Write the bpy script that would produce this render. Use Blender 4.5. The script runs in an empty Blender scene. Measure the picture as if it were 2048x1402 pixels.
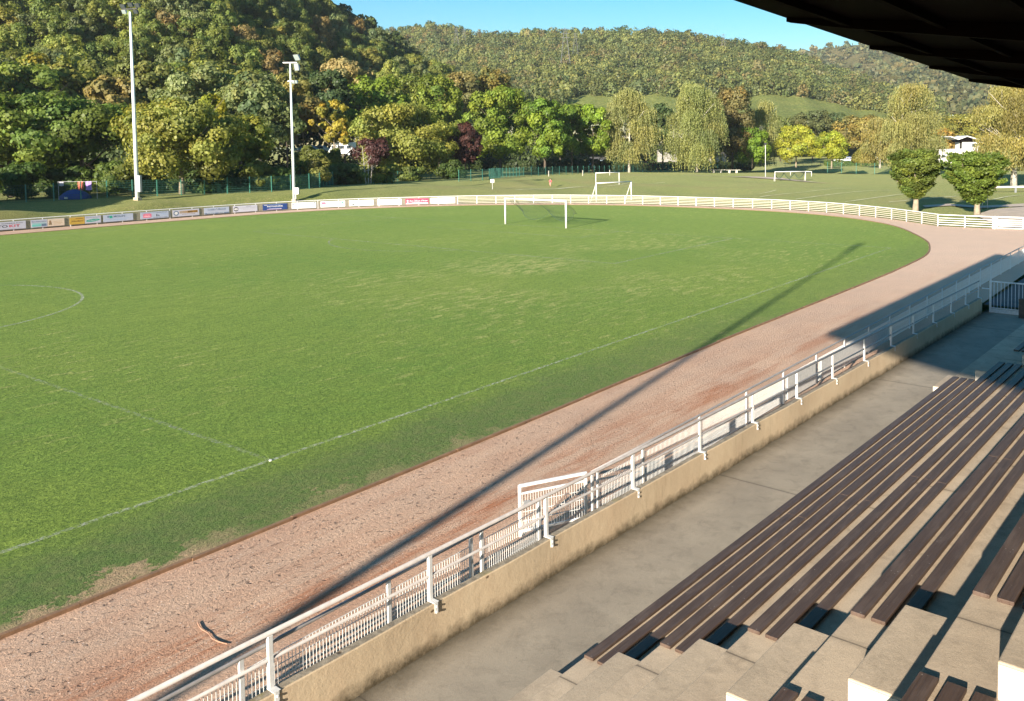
import bpy, bmesh, math, random
import numpy as np
from mathutils import Vector, Matrix
from mathutils.geometry import tessellate_polygon

R = math.radians
scene = bpy.context.scene
COL = scene.collection

# ------------------------------------------------------------------ camera
CF, CX, CY, CZ, YAW, PIT, ROL = 1712.67, -12.08, -18.93, 7.744, 0.608838, -0.053219, -0.010435
PX, PY = 1234.07, 377.55            # optical centre in a 2048 x 1402 frame (the photograph is an off-centre crop)
_f = np.array([math.cos(YAW)*math.cos(PIT), math.sin(YAW)*math.cos(PIT), math.sin(PIT)])
_r0 = np.array([math.sin(YAW), -math.cos(YAW), 0.0]); _u0 = np.cross(_r0, _f)
_r = math.cos(ROL)*_r0 + math.sin(ROL)*_u0
_u = -math.sin(ROL)*_r0 + math.cos(ROL)*_u0
CAM = np.array([CX, CY, CZ])
cd = bpy.data.cameras.new('camera'); cam = bpy.data.objects.new('camera', cd); COL.objects.link(cam)
cd.sensor_fit = 'HORIZONTAL'; cd.sensor_width = 36.0; cd.lens = CF/2048*36.0
cd.shift_x = (1024-PX)/2048; cd.shift_y = (PY-701)/2048
cd.clip_start = 0.1; cd.clip_end = 12000
cam.matrix_world = Matrix(((_r[0], _u[0], -_f[0], CX), (_r[1], _u[1], -_f[1], CY), (_r[2], _u[2], -_f[2], CZ), (0, 0, 0, 1)))
scene.camera = cam
scene.render.resolution_x, scene.render.resolution_y = 1024, 701

# ------------------------------------------------------------------ light
SUN_AZ, SUN_EL = R(9.6), R(15.8)     # the light travels towards azimuth 9.6 deg
w = bpy.data.worlds.new('World'); scene.world = w; w.use_nodes = True
nt = w.node_tree; nt.nodes.clear()
sky = nt.nodes.new('ShaderNodeTexSky'); sky.sky_type = 'NISHITA'; sky.sun_disc = False
sky.sun_elevation = SUN_EL
sky.sun_rotation = math.atan2(-math.cos(SUN_AZ), -math.sin(SUN_AZ)) % (2*math.pi)
sky.air_density = 1.0; sky.dust_density = 0.3; sky.ozone_density = 2.0; sky.altitude = 200
bg = nt.nodes.new('ShaderNodeBackground'); bg.inputs['Strength'].default_value = 0.06
wo = nt.nodes.new('ShaderNodeOutputWorld')
hs = nt.nodes.new('ShaderNodeHueSaturation'); hs.inputs['Saturation'].default_value = 1.65; hs.inputs['Hue'].default_value = 0.49
nt.links.new(sky.outputs[0], hs.inputs['Color']); nt.links.new(hs.outputs[0], bg.inputs[0]); nt.links.new(bg.outputs[0], wo.inputs[0])
sd = bpy.data.lights.new('sun', 'SUN'); sd.energy = 5.0; sd.angle = R(0.53); sd.color = (1.0, 0.90, 0.76)
sun = bpy.data.objects.new('sun', sd); COL.objects.link(sun)
ldir = Vector((math.cos(SUN_AZ)*math.cos(SUN_EL), math.sin(SUN_AZ)*math.cos(SUN_EL), -math.sin(SUN_EL)))
sun.rotation_euler = ldir.to_track_quat('-Z', 'Y').to_euler()
sun.location = (-60, -30, 40)
scene.view_settings.view_transform = 'Standard'; scene.view_settings.look = 'None'
scene.view_settings.exposure = 1.6; scene.view_settings.gamma = 1.0
scene.render.engine = 'CYCLES'
scene.cycles.max_bounces = 6; scene.cycles.diffuse_bounces = 3; scene.cycles.transparent_max_bounces = 8

# ------------------------------------------------------------------ measuring helpers
def at(px, py, d):
    "world point seen at pixel (px, py) at forward depth d metres"
    return CAM + d*(_f + (px-PX)/CF*_r - (py-PY)/CF*_u)
def gz(px, py, z=0.0):
    d = _f + (px-PX)/CF*_r - (py-PY)/CF*_u
    return CAM + (z-CZ)/d[2]*d
TH = R(-2.47); AX = np.array([math.cos(TH), math.sin(TH)]); TN = np.array([math.sin(TH), -math.cos(TH)])
SO = np.array([0.0, -9.05])          # grandstand frame: s along the stand, t up the rows
def st(s, t, z=0.0):
    p = SO + AX*s + TN*t
    return (p[0], p[1], z)

# ------------------------------------------------------------------ object helpers
def new_obj(name, me, parent=None, mats=()):
    o = bpy.data.objects.new(name, me); COL.objects.link(o)
    for m in mats: me.materials.append(m)
    if parent is not None: o.parent = parent
    return o
def tag(o, label=None, cat=None, group=None, kind=None):
    if label: o['label'] = label
    if cat: o['category'] = cat
    if group: o['group'] = group
    if kind: o['kind'] = kind
    return o
def thing(name, label, cat, loc=(0, 0, 0), rz=0.0, group=None):
    o = bpy.data.objects.new(name, None); COL.objects.link(o)
    o.location = Vector(loc); o.rotation_euler = (0, 0, rz); o.empty_display_size = 0.3
    return tag(o, label, cat, group)
def children_of(o): return [c for c in bpy.data.objects if c.parent == o]
def copy_tree(o, parent=None):
    c = o.copy(); COL.objects.link(c); c.parent = parent
    for ch in children_of(o): copy_tree(ch, c)
    return c

class MB:
    def __init__(s): s.v = []; s.f = []; s.mi = []; s.cur = 0
    def add(s, vs, fs):
        n = len(s.v); s.v += [tuple(map(float, q)) for q in vs]
        for f in fs: s.f.append(tuple(i+n for i in f)); s.mi.append(s.cur)
        return s
    def box(s, c, size, rz=0.0, ry=0.0):
        x, y, z = size[0]/2, size[1]/2, size[2]/2
        P = [(-x, -y, -z), (x, -y, -z), (x, y, -z), (-x, y, -z), (-x, -y, z), (x, -y, z), (x, y, z), (-x, y, z)]
        M = Matrix.Translation(Vector(c)) @ Matrix.Rotation(rz, 4, 'Z') @ Matrix.Rotation(ry, 4, 'Y')
        return s.add([M @ Vector(p) for p in P], [(0, 3, 2, 1), (4, 5, 6, 7), (0, 1, 5, 4), (1, 2, 6, 5), (2, 3, 7, 6), (3, 0, 4, 7)])
    def bar(s, a, b, r, n=6, r2=None):
        a, b = Vector(a), Vector(b); d = (b-a).normalized()
        u = d.orthogonal().normalized(); v = d.cross(u); r2 = r if r2 is None else r2
        P = [a + r*(math.cos(2*math.pi*k/n)*u + math.sin(2*math.pi*k/n)*v) for k in range(n)]
        Q = [b + r2*(math.cos(2*math.pi*k/n)*u + math.sin(2*math.pi*k/n)*v) for k in range(n)]
        return s.add(P+Q, [(k, (k+1) % n, n+(k+1) % n, n+k) for k in range(n)] + [tuple(range(n))[::-1], tuple(range(n, 2*n))])
    def tube(s, pts, r, n=6):
        pts = [Vector(p) for p in pts]; rs = r if isinstance(r, (list, tuple)) else [r]*len(pts)
        V = []; F = []; up = None
        for i, p in enumerate(pts):
            d = (pts[min(i+1, len(pts)-1)]-pts[max(i-1, 0)]).normalized()
            if up is None: up = d.orthogonal().normalized()
            up = (up - up.dot(d)*d).normalized(); v = d.cross(up)
            V += [p + rs[i]*(math.cos(2*math.pi*k/n)*up + math.sin(2*math.pi*k/n)*v) for k in range(n)]
        for i in range(len(pts)-1):
            for k in range(n): F.append((i*n+k, i*n+(k+1) % n, (i+1)*n+(k+1) % n, (i+1)*n+k))
        F.append(tuple(range(n))[::-1]); F.append(tuple(range((len(pts)-1)*n, len(pts)*n)))
        return s.add(V, F)
    def prism(s, poly, a, b, axis=1):
        "2-D outline in the x-z plane pushed from y=a to y=b"
        n = len(poly); P = [(x, a, z) for x, z in poly]+[(x, b, z) for x, z in poly]
        return s.add(P, [(k, (k+1) % n, n+(k+1) % n, n+k) for k in range(n)] + [tuple(range(n))[::-1], tuple(range(n, 2*n))])
    def build(s, name, mats, parent=None, bevel=0.0, smooth=False):
        if not isinstance(mats, (list, tuple)): mats = [mats]
        me = bpy.data.meshes.new(name); me.from_pydata(s.v, [], s.f); 
        bm = bmesh.new(); bm.from_mesh(me); bmesh.ops.recalc_face_normals(bm, faces=bm.faces); bm.to_mesh(me); bm.free()
        for p, m in zip(me.polygons, s.mi): p.material_index = m
        if smooth: me.shade_smooth()
        o = new_obj(name, me, parent, mats)
        if bevel > 0:
            b = o.modifiers.new('bevel', 'BEVEL'); b.width = bevel; b.segments = 2; b.limit_method = 'ANGLE'; b.angle_limit = R(40)
        return o
def quads_mesh(name, V, Q, tint=None):
    me = bpy.data.meshes.new(name); V = np.asarray(V, np.float32); Q = np.asarray(Q, np.int32)
    k = Q.shape[1]
    me.vertices.add(len(V)); me.vertices.foreach_set('co', V.ravel())
    me.loops.add(Q.size); me.loops.foreach_set('vertex_index', Q.ravel())
    me.polygons.add(len(Q)); me.polygons.foreach_set('loop_start', np.arange(0, Q.size, k, dtype=np.int32))
    me.update(calc_edges=True)
    if tint is not None:
        a = me.attributes.new('tint', 'FLOAT_COLOR', 'POINT')
        c = np.ones((len(V), 4), np.float32); c[:, :3] = tint; a.data.foreach_set('color', c.ravel())
    return me
def sheet(name, poly, z, mat, parent=None):
    "flat polygon sheet"
    vs = [Vector((p[0], p[1], 0)) for p in poly]
    tris = tessellate_polygon([vs])
    me = bpy.data.meshes.new(name); me.from_pydata([(p[0], p[1], z) for p in poly], [], [tuple(t) for t in tris])
    bm = bmesh.new(); bm.from_mesh(me); bmesh.ops.recalc_face_normals(bm, faces=bm.faces)
    if bm.faces and sum(f.normal.z for f in bm.faces) < 0: bmesh.ops.reverse_faces(bm, faces=bm.faces)
    bm.to_mesh(me); bm.free()
    return new_obj(name, me, parent, [mat])

# ------------------------------------------------------------------ material helpers
class NT:
    def __init__(s, name):
        s.m = bpy.data.materials.new(name); s.m.use_nodes = True; s.t = s.m.node_tree; s.t.nodes.clear()
        s.out = s.t.nodes.new('ShaderNodeOutputMaterial')
        s.co = s.t.nodes.new('ShaderNodeTexCoord').outputs['Object']
    def n(s, typ, **kw):
        nd = s.t.nodes.new(typ)
        for k, v in kw.items():
            if hasattr(nd, k): setattr(nd, k, v)
        return nd
    def link(s, a, b): s.t.links.new(a, b)
    def val(s, sock, v):
        if hasattr(v, 'links') or isinstance(v, bpy.types.NodeSocket): s.link(v, sock)
        else:
            if sock.type == 'RGBA' and len(v) == 3: v = (*v, 1)
            sock.default_value = v
    def scale(s, vec, sc, loc=(0, 0, 0), rot=(0, 0, 0)):
        m = s.n('ShaderNodeMapping'); s.link(vec, m.inputs['Vector'])
        m.inputs['Scale'].default_value = sc; m.inputs['Location'].default_value = loc; m.inputs['Rotation'].default_value = rot
        return m.outputs[0]
    def noise(s, sc, det=4, rough=0.55, vec=None, out='Fac', dist=0.0):
        nd = s.n('ShaderNodeTexNoise'); nd.inputs['Scale'].default_value = sc; nd.inputs['Detail'].default_value = det
        nd.inputs['Roughness'].default_value = rough; nd.inputs['Distortion'].default_value = dist
        s.link(vec or s.co, nd.inputs['Vector']); return nd.outputs[out]
    def voro(s, sc, vec=None, feature='F1', out='Distance'):
        nd = s.n('ShaderNodeTexVoronoi'); nd.feature = feature; nd.inputs['Scale'].default_value = sc
        s.link(vec or s.co, nd.inputs['Vector']); return nd.outputs[out]
    def ramp(s, fac, stops):
        nd = s.n('ShaderNodeValToRGB'); e = nd.color_ramp.elements
        while len(e) < len(stops): e.new(0.5)
        for el, (p, c) in zip(e, stops):
            el.position = p; el.color = (c, c, c, 1) if isinstance(c, (int, float)) else (*c, 1)
        s.link(fac, nd.inputs[0]); return nd.outputs[0]
    def mix(s, fac, a, b, mode='MIX'):
        nd = s.n('ShaderNodeMix'); nd.data_type = 'RGBA'; nd.blend_type = mode
        s.val(nd.inputs[0], fac); s.val(nd.inputs[6], a); s.val(nd.inputs[7], b); return nd.outputs[2]
    def math(s, op, a, b=0.0):
        nd = s.n('ShaderNodeMath'); nd.operation = op; s.val(nd.inputs[0], a); s.val(nd.inputs[1], b); return nd.outputs[0]
    def sep(s, vec):
        nd = s.n('ShaderNodeSeparateXYZ'); s.link(vec, nd.inputs[0]); return nd.outputs
    def bump(s, h, strength=0.5, dist=0.02, normal=None):
        nd = s.n('ShaderNodeBump'); nd.inputs['Strength'].default_value = strength; nd.inputs['Distance'].default_value = dist
        s.link(h, nd.inputs['Height'])
        if normal is not None: s.link(normal, nd.inputs['Normal'])
        return nd.outputs[0]
    def done(s, col, rough=0.8, normal=None, metal=0.0, spec=0.3, alpha=None, sheen=0.0, sheen_tint=(1, 1, 1)):
        p = s.n('ShaderNodeBsdfPrincipled'); s.val(p.inputs['Base Color'], col); s.val(p.inputs['Roughness'], rough)
        p.inputs['Metallic'].default_value = metal; p.inputs['Specular IOR Level'].default_value = spec
        if sheen: p.inputs['Sheen Weight'].default_value = sheen; p.inputs['Sheen Roughness'].default_value = 0.55; p.inputs['Sheen Tint'].default_value = (*sheen_tint, 1)
        if normal is not None: s.link(normal, p.inputs['Normal'])
        if alpha is not None: s.val(p.inputs['Alpha'], alpha)
        s.link(p.outputs[0], s.out.inputs[0]); return s.m

def plain(name, col, rough=0.5, metal=0.0, dirt=0.25, sc=6.0, bump=0.0, spec=0.4, rust=0.0):
    t = NT(name); n1 = t.noise(sc, 5, 0.65)
    dark = tuple(c*(1-dirt) for c in col)
    c = t.mix(t.ramp(n1, [(0.35, 0.0), (0.7, 1.0)]), col, dark)
    if rust:
        c = t.mix(t.math('MULTIPLY', t.ramp(t.noise(14, 5, 0.8), [(0.62, 0.0), (0.70, 1.0)]), rust), c, (0.22, 0.11, 0.06))
        c = t.mix(t.math('MULTIPLY', t.ramp(t.voro(11.0), [(0.0, 1.0), (0.05, 0.0)]), rust), c, (0.06, 0.04, 0.03))
    nm = t.bump(t.noise(sc*6, 3), bump, 0.01) if bump else None
    return t.done(c, rough, nm, metal, spec)

# ---- turf
def turf(name, a, b, c, straw, fine=30.0, strawamt=(0.60, 0.78), wear=False):
    t = NT(name)
    big = t.noise(0.05, 3, 0.6); med = t.noise(0.55, 4, 0.65)
    streak = t.noise(1.0, 4, 0.7, vec=t.scale(t.co, (0.8, 2.2, 1.0), rot=(0, 0, R(-30))))
    f = t.noise(fine, 4, 0.75); f2 = t.noise(7.0, 4, 0.75)
    base = t.mix(t.ramp(big, [(0.38, 0.0), (0.62, 1.0)]), a, b)
    base = t.mix(t.ramp(med, [(0.35, 0.0), (0.7, 1.0)]), base, c)
    m5 = t.noise(1.0, 4, 0.7, vec=t.scale(t.co, (1.0, 2.6, 1.0), rot=(0, 0, R(-30))))
    base = t.mix(t.ramp(m5, [(0.36, 0.0), (0.66, 1.0)]), t.mix(1.0, base, (0.80, 0.86, 0.80), 'MULTIPLY'), t.mix(1.0, base, (1.18, 1.14, 1.15), 'MULTIPLY'))
    if wear:
        gx = t.sep(t.scale(t.co, (1/26, 1/17, 1), loc=(-31/26, -14/17, 0))); rr_ = t.math('SQRT', t.math('ADD', t.math('MULTIPLY', gx[0], gx[0]), t.math('MULTIPLY', gx[1], gx[1])))
        wmask = t.ramp(rr_, [(0.25, 0.95), (1.0, 0.10)]); streak = t.math('ADD', streak, t.math('MULTIPLY', wmask, 0.155))
    base = t.mix(t.math('MULTIPLY', t.ramp(t.math('ADD', streak, t.math('MULTIPLY', t.math('SUBTRACT', f2, 0.5), 0.35)), [(strawamt[0], 0.0), (strawamt[1], 1.0)]), t.ramp(t.noise(0.07, 3, 0.6, vec=t.scale(t.co, (1, 1, 1), loc=(31, 7, 0))), [(0.42, 0.0), (0.60, 0.72)])), base, straw)
    base = t.mix(t.ramp(f2, [(0.32, 0.0), (0.68, 1.0)]), t.mix(1.0, base, (0.55, 0.60, 0.52), 'MULTIPLY'), t.mix(1.0, base, (1.35, 1.28, 1.2), 'MULTIPLY'))
    base = t.mix(t.ramp(f, [(0.34, 0.0), (0.66, 1.0)]), t.mix(1.0, base, (0.38, 0.45, 0.36), 'MULTIPLY'), t.mix(1.0, base, (1.6, 1.5, 1.4), 'MULTIPLY'))
    nm = t.bump(t.math('ADD', f, t.math('MULTIPLY', f2, 1.6)), 0.8, 0.05)
    return t, base, nm
# ---- pitch: turf with worn dark green margin beside the kerb
t, base, nm = turf('pitch_turf', (0.092, 0.168, 0.027), (0.160, 0.212, 0.040), (0.118, 0.176, 0.030), (0.38, 0.34, 0.16), 22.0, (0.59, 0.72), True)
xyz = t.sep(t.co)
edge = t.math('ADD', xyz[1], t.math('MULTIPLY', t.math('SUBTRACT', t.noise(0.5, 4, 0.7), 0.5), 2.2))
rim = t.ramp(t.math('MULTIPLY', t.math('ADD', edge, 3.6), 0.25), [(0.0, 1.0), (0.55, 0.9), (0.9, 0.0)])
rimx = t.ramp(t.math('MULTIPLY', t.math('ADD', xyz[0], 12.0), 0.02), [(0.35, 1.0), (0.75, 0.35)])
base = t.mix(t.math('MULTIPLY', rim, t.math('MULTIPLY', rimx, 0.75)), base, t.mix(t.ramp(t.noise(2.5, 4, 0.7), [(0.4, 0.0), (0.65, 1.0)]), (0.038, 0.075, 0.026), (0.085, 0.088, 0.045)))
bare = t.ramp(t.math('ADD', t.math('MULTIPLY', t.math('ADD', edge, 3.72), 0.36), t.math('ADD', t.math('MULTIPLY', t.math('SUBTRACT', t.noise(1.3, 5, 0.75), 0.5), 1.5), t.math('MULTIPLY', t.ramp(t.noise(0.16, 2, 0.5, vec=t.scale(t.co, (1, 1, 1), loc=(5.2, 0, 0))), [(0.40, 0.0), (0.6, 1.0)]), -0.14))), [(0.0, 1.0), (0.13, 0.8), (0.2, 0.0)])
bare = t.math('MULTIPLY', bare, t.ramp(t.noise(0.22, 3, 0.6, vec=t.scale(t.co, (1, 0.6, 1), loc=(1.3, 4, 0))), [(0.44, 0.15), (0.56, 1.0)]))
base = t.mix(t.math('MULTIPLY', bare, t.ramp(t.math('MULTIPLY', t.math('ADD', xyz[0], 12.0), 0.02), [(0.2, 1.0), (0.45, 0.1)])), base, t.mix(t.noise(30, 3, 0.7), (0.22, 0.135, 0.085), (0.40, 0.26, 0.175)))
M_PITCH = t.done(base, 0.9, nm, spec=0.15, sheen=0.17, sheen_tint=(0.52, 0.70, 0.22))
t, base, nm = turf('field_turf', (0.150, 0.170, 0.055), (0.195, 0.185, 0.070), (0.150, 0.165, 0.058), (0.34, 0.28, 0.15), 12.0, (0.52, 0.72))
nb = t.ramp(t.noise(0.045, 4, 0.65, vec=t.scale(t.co, (1, 1, 1), loc=(3, 50, 0))), [(0.5, 0.0), (0.66, 0.7)])
base = t.mix(nb, base, t.mix(t.noise(3.0, 3), (0.13, 0.10, 0.04), (0.20, 0.15, 0.07)))
M_FIELD = t.done(base, 0.95, nm, spec=0.1, sheen=0.16, sheen_tint=(0.6, 0.66, 0.30))

# ---- running track: pink crushed brick
t = NT('track_gravel')
xyz = t.sep(t.co)
g = t.noise(34, 4, 0.85); g2 = t.noise(11, 4, 0.75)
base = t.mix(t.ramp(t.noise(0.4, 4, 0.65), [(0.35, 0.0), (0.7, 1.0)]), (0.61, 0.415, 0.295), (0.51, 0.355, 0.26))
al = t.scale(t.co, (0.22, 1.6, 1), rot=(0, 0, R(0.5)))
red = t.ramp(t.noise(1.0, 5, 0.7, vec=al), [(0.44, 0.0), (0.62, 1.0)])
band = t.ramp(t.math('ABSOLUTE', t.math('ADD', xyz[1], 6.3)), [(0.0, 1.0), (0.4, 0.85), (1.0, 0.22)])
xf = t.ramp(t.math('MULTIPLY', t.math('ADD', xyz[0], 12), 0.02), [(0.3, 1.0), (0.95, 0.2)])
base = t.mix(t.math('MULTIPLY', t.math('MULTIPLY', red, band), xf), base, (0.40, 0.165, 0.085))
base = t.mix(t.ramp(g, [(0.3, 0.0), (0.7, 1.0)]), t.mix(1.0, base, (0.55, 0.52, 0.50), 'MULTIPLY'), t.mix(1.0, base, (1.32, 1.32, 1.32), 'MULTIPLY'))
pv = t.scale(t.co, (3.4, 7.0, 1), rot=(0, 0, R(10)))
pits = t.math('MULTIPLY', t.ramp(t.noise(1.5, 2, 0.5, vec=pv), [(0.61, 0.0), (0.66, 1.0)]), t.ramp(t.noise(0.8, 3, 0.6), [(0.36, 0.0), (0.50, 1.0)]))
nearm = t.math('MULTIPLY', t.ramp(t.math('MULTIPLY', t.math('ADD', xyz[1], 9.0), 0.16), [(0.35, 0.0), (0.62, 1.0)]), t.ramp(t.math('MULTIPLY', t.math('ADD', xyz[0], 12), 0.03), [(0.3, 1.0), (0.8, 0.25)]))
pits = t.math('MULTIPLY', pits, nearm)
base = t.mix(t.math('MULTIPLY', pits, 0.42), base, (0.16, 0.095, 0.068))
peb = t.ramp(t.voro(9.0), [(0.0, 1.0), (0.10, 0.9), (0.14, 0.0)])
base = t.mix(t.math('MULTIPLY', peb, 0.6), base, (0.75, 0.66, 0.58))
far = t.ramp(t.math('MULTIPLY', xyz[0], 0.0125), [(0.25, 0.0), (0.6, 0.55)])
base = t.mix(far, base, (0.74, 0.55, 0.42))
h = t.math('SUBTRACT', t.math('ADD', g, t.math('MULTIPLY', g2, 2.2)), t.math('MULTIPLY', pits, 2.5))
M_TRACK = t.done(base, 0.95, t.bump(h, 0.75, 0.035), spec=0.1)

# ---- concrete
def concrete(name, a, b, joint=None, stain=0.5, bumpd=0.012, crack=0.0, foot=False):
    t = NT(name)
    c = t.mix(t.ramp(t.noise(0.55, 5, 0.65), [(0.38, 0.0), (0.62, 1.0)]), a, b)
    c = t.mix(t.math('MULTIPLY', t.ramp(t.noise(2.6, 5, 0.7, dist=0.6), [(0.5, 0.0), (0.72, 1.0)]), stain), c, tuple(x*0.55 for x in b))
    f = t.noise(60, 3, 0.8)
    c = t.mix(t.ramp(f, [(0.3, 0.0), (0.72, 1.0)]), t.mix(1.0, c, (0.82, 0.81, 0.80), 'MULTIPLY'), t.mix(1.0, c, (1.14, 1.14, 1.14), 'MULTIPLY'))
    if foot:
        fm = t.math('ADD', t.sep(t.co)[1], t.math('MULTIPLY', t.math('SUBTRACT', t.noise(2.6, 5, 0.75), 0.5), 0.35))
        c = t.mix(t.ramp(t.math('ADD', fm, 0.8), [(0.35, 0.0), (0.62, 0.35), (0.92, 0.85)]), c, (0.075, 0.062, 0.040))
    if crack:
        vd = t.n('ShaderNodeTexVoronoi'); vd.feature = 'DISTANCE_TO_EDGE'; vd.inputs['Scale'].default_value = 0.42
        wv = t.n('ShaderNodeVectorMath'); wv.operation = 'MULTIPLY_ADD'; t.link(t.noise(2.2, 5, 0.7, out='Color'), wv.inputs[0]); wv.inputs[1].default_value = (0.5, 0.5, 0.5); t.link(t.co, wv.inputs[2])
        t.link(wv.outputs[0], vd.inputs['Vector'])
        c = t.mix(t.math('MULTIPLY', t.math('MULTIPLY', t.ramp(vd.outputs['Distance'], [(0.0, 1.0), (0.003, 0.8), (0.007, 0.0)]), t.ramp(t.noise(0.35, 2, 0.5), [(0.50, 0.0), (0.60, 1.0)])), crack), c, (0.06, 0.05, 0.04))
        sp = t.ramp(t.voro(2.3), [(0.0, 1.0), (0.018, 0.9), (0.026, 0.0)]); c = t.mix(t.math('MULTIPLY', sp, 0.7), c, (0.08, 0.06, 0.045))
    if joint:
        x = t.sep(t.co)[0]
        wob = t.math('MULTIPLY', t.math('SUBTRACT', t.noise(3, 3), 0.5), 0.02)
        m = t.math('PINGPONG', t.math('ADD', t.math('ADD', x, joint[1]), wob), joint[0]/2)
        c = t.mix(t.ramp(m, [(0.0, 0.75), (0.008, 0.6), (0.02, 0.18), (0.09, 0.0)]), c, (0.05, 0.042, 0.035))
    nm = t.bump(t.math('ADD', f, t.math('MULTIPLY', t.noise(9, 4, 0.7), 1.5)), 0.32, bumpd)
    return t.done(c, 0.9, nm, spec=0.2)
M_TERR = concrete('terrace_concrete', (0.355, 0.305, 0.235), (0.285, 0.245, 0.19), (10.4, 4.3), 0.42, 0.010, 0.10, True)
M_STEP = concrete('step_concrete', (0.53, 0.425, 0.31), (0.42, 0.335, 0.245), (6.3, 3.12), 0.50, 0.010, 0.18)
M_BLOCK = concrete('block_concrete', (0.49, 0.395, 0.29), (0.40, 0.325, 0.24), None, 0.4, 0.010)
M_WHITEC = concrete('pale_concrete', (0.62, 0.58, 0.50), (0.52, 0.48, 0.41), None, 0.15, 0.006)
M_ASPH = concrete('asphalt', (0.12, 0.11, 0.11), (0.09, 0.085, 0.09), None, 0.3, 0.02)

# ---- rendered wall with mossy base and lichen top
t = NT('wall_render')
xyz = t.sep(t.co)
c = t.mix(t.ramp(t.noise(0.8, 5, 0.7), [(0.35, 0.0), (0.68, 1.0)]), (0.60, 0.475, 0.32), (0.53, 0.40, 0.265))
run = t.noise(1.0, 5, 0.75, vec=t.scale(t.co, (6.0, 6.0, 0.8)))
c = t.mix(t.ramp(run, [(0.56, 0.0), (0.8, 0.45)]), c, (0.28, 0.20, 0.12))
low = t.math('ADD', xyz[2], t.math('MULTIPLY', t.math('SUBTRACT', t.noise(3.5, 5, 0.75), 0.5), 0.45))
c = t.mix(t.ramp(t.math('ADD', low, 0.5), [(0.15, 0.9), (0.26, 0.5), (0.40, 0.0)]), c, (0.070, 0.055, 0.032))
top = t.ramp(t.math('ADD', xyz[2], 0.0), [(0.392, 0.0), (0.396, 1.0)])
tc = t.mix(t.ramp(t.noise(7, 5, 0.75), [(0.42, 0.0), (0.62, 1.0)]), (0.20, 0.17, 0.13), (0.34, 0.29, 0.22))
tc = t.mix(t.ramp(t.noise(1.6, 4, 0.7), [(0.60, 0.0), (0.75, 0.7)]), tc, (0.26, 0.22, 0.05))
c = t.mix(top, c, tc)
hole = t.ramp(t.voro(1.15, vec=t.scale(t.co, (1, 1, 1.6), loc=(0.3, 0, 0.2))), [(0.02, 1.0), (0.055, 0.0)])
c = t.mix(t.math('MULTIPLY', hole, 0.85), c, (0.06, 0.035, 0.02))
M_WALL = t.done(c, 0.92, t.bump(t.math('ADD', t.math('SUBTRACT', t.noise(30, 3, 0.8), t.math('MULTIPLY', hole, 3.0)), t.math('MULTIPLY', t.noise(4.5, 5, 0.7), 3.0)), 0.2, 0.018), spec=0.15)

M_PATH = plain('pale_path', (0.55, 0.45, 0.36), 0.95, 0, 0.25, 0.6, 0, 0.05)
M_WHITE = plain('white_paint', (0.74, 0.73, 0.70), 0.5, 0, 0.22, 9, rust=0.55)
M_GALV = plain('white_tube', (0.36, 0.335, 0.32), 0.5, 0, 0.25, 7, 0.1, rust=0.6)
M_GREY = plain('galvanised', (0.42, 0.43, 0.44), 0.45, 0.5, 0.25, 8)
M_GWIRE = plain('green_wire', (0.020, 0.085, 0.062), 0.6, 0, 0.2, 4)
M_GREEN = plain('green_post', (0.055, 0.20, 0.15), 0.5, 0, 0.2, 4)
M_DARK = plain('dark_steel', (0.03, 0.03, 0.035), 0.5, 0.2, 0.3, 8)
M_KERB = plain('kerb_timber', (0.27, 0.155, 0.085), 0.85, 0, 0.35, 3, 0.6)
M_BLACK = plain('black_print', (0.02, 0.02, 0.022), 0.6, 0, 0.1)
M_GLASS = plain('window_glass', (0.03, 0.045, 0.06), 0.08, 0, 0.1, 2, 0, 0.8)
M_TYRE = plain('tyre', (0.015, 0.015, 0.015), 0.9, 0, 0.1)
M_STUMP = plain('bark', (0.13, 0.10, 0.075), 0.95, 0, 0.5, 3, 0.8)
M_BIRCH = plain('birch_bark', (0.55, 0.50, 0.42), 0.9, 0, 0.55, 3.5, 0.4)
M_PLANEB = plain('plane_bark', (0.34, 0.28, 0.20), 0.9, 0, 0.5, 2.5, 0.4)
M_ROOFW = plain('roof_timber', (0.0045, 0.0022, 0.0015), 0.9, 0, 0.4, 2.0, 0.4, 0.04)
M_TILE = plain('roof_tile', (0.33, 0.10, 0.06), 0.85, 0, 0.3, 3.0, 0.3)
M_SLATE = plain('slate_roof', (0.09, 0.085, 0.08), 0.8, 0, 0.3, 3.0, 0.3)
M_PLAST2 = plain('grey_render', (0.30, 0.28, 0.26), 0.9, 0, 0.2, 1.0)
M_PLASTER = plain('house_render', (0.74, 0.72, 0.68), 0.9, 0, 0.12, 1.0)
# ---- brown stained planks
t = NT('plank_wood')
gr = t.noise(1.0, 5, 0.75, vec=t.scale(t.co, (1.2, 34, 34)))
c = t.mix(t.ramp(gr, [(0.3, 0.0), (0.75, 1.0)]), (0.050, 0.030, 0.021), (0.110, 0.070, 0.050))
c = t.mix(t.ramp(t.noise(1.3, 4, 0.7, vec=t.scale(t.co, (0.8, 3, 1))), [(0.52, 0.0), (0.75, 0.45)]), c, (0.17, 0.125, 0.10))
c = t.mix(t.ramp(t.voro(8.0), [(0.0, 0.8), (0.05, 0.6), (0.08, 0.0)]), c, (0.36, 0.31, 0.27))
M_PLANK = t.done(c, 0.55, t.bump(gr, 0.5, 0.008), spec=0.35)
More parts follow.
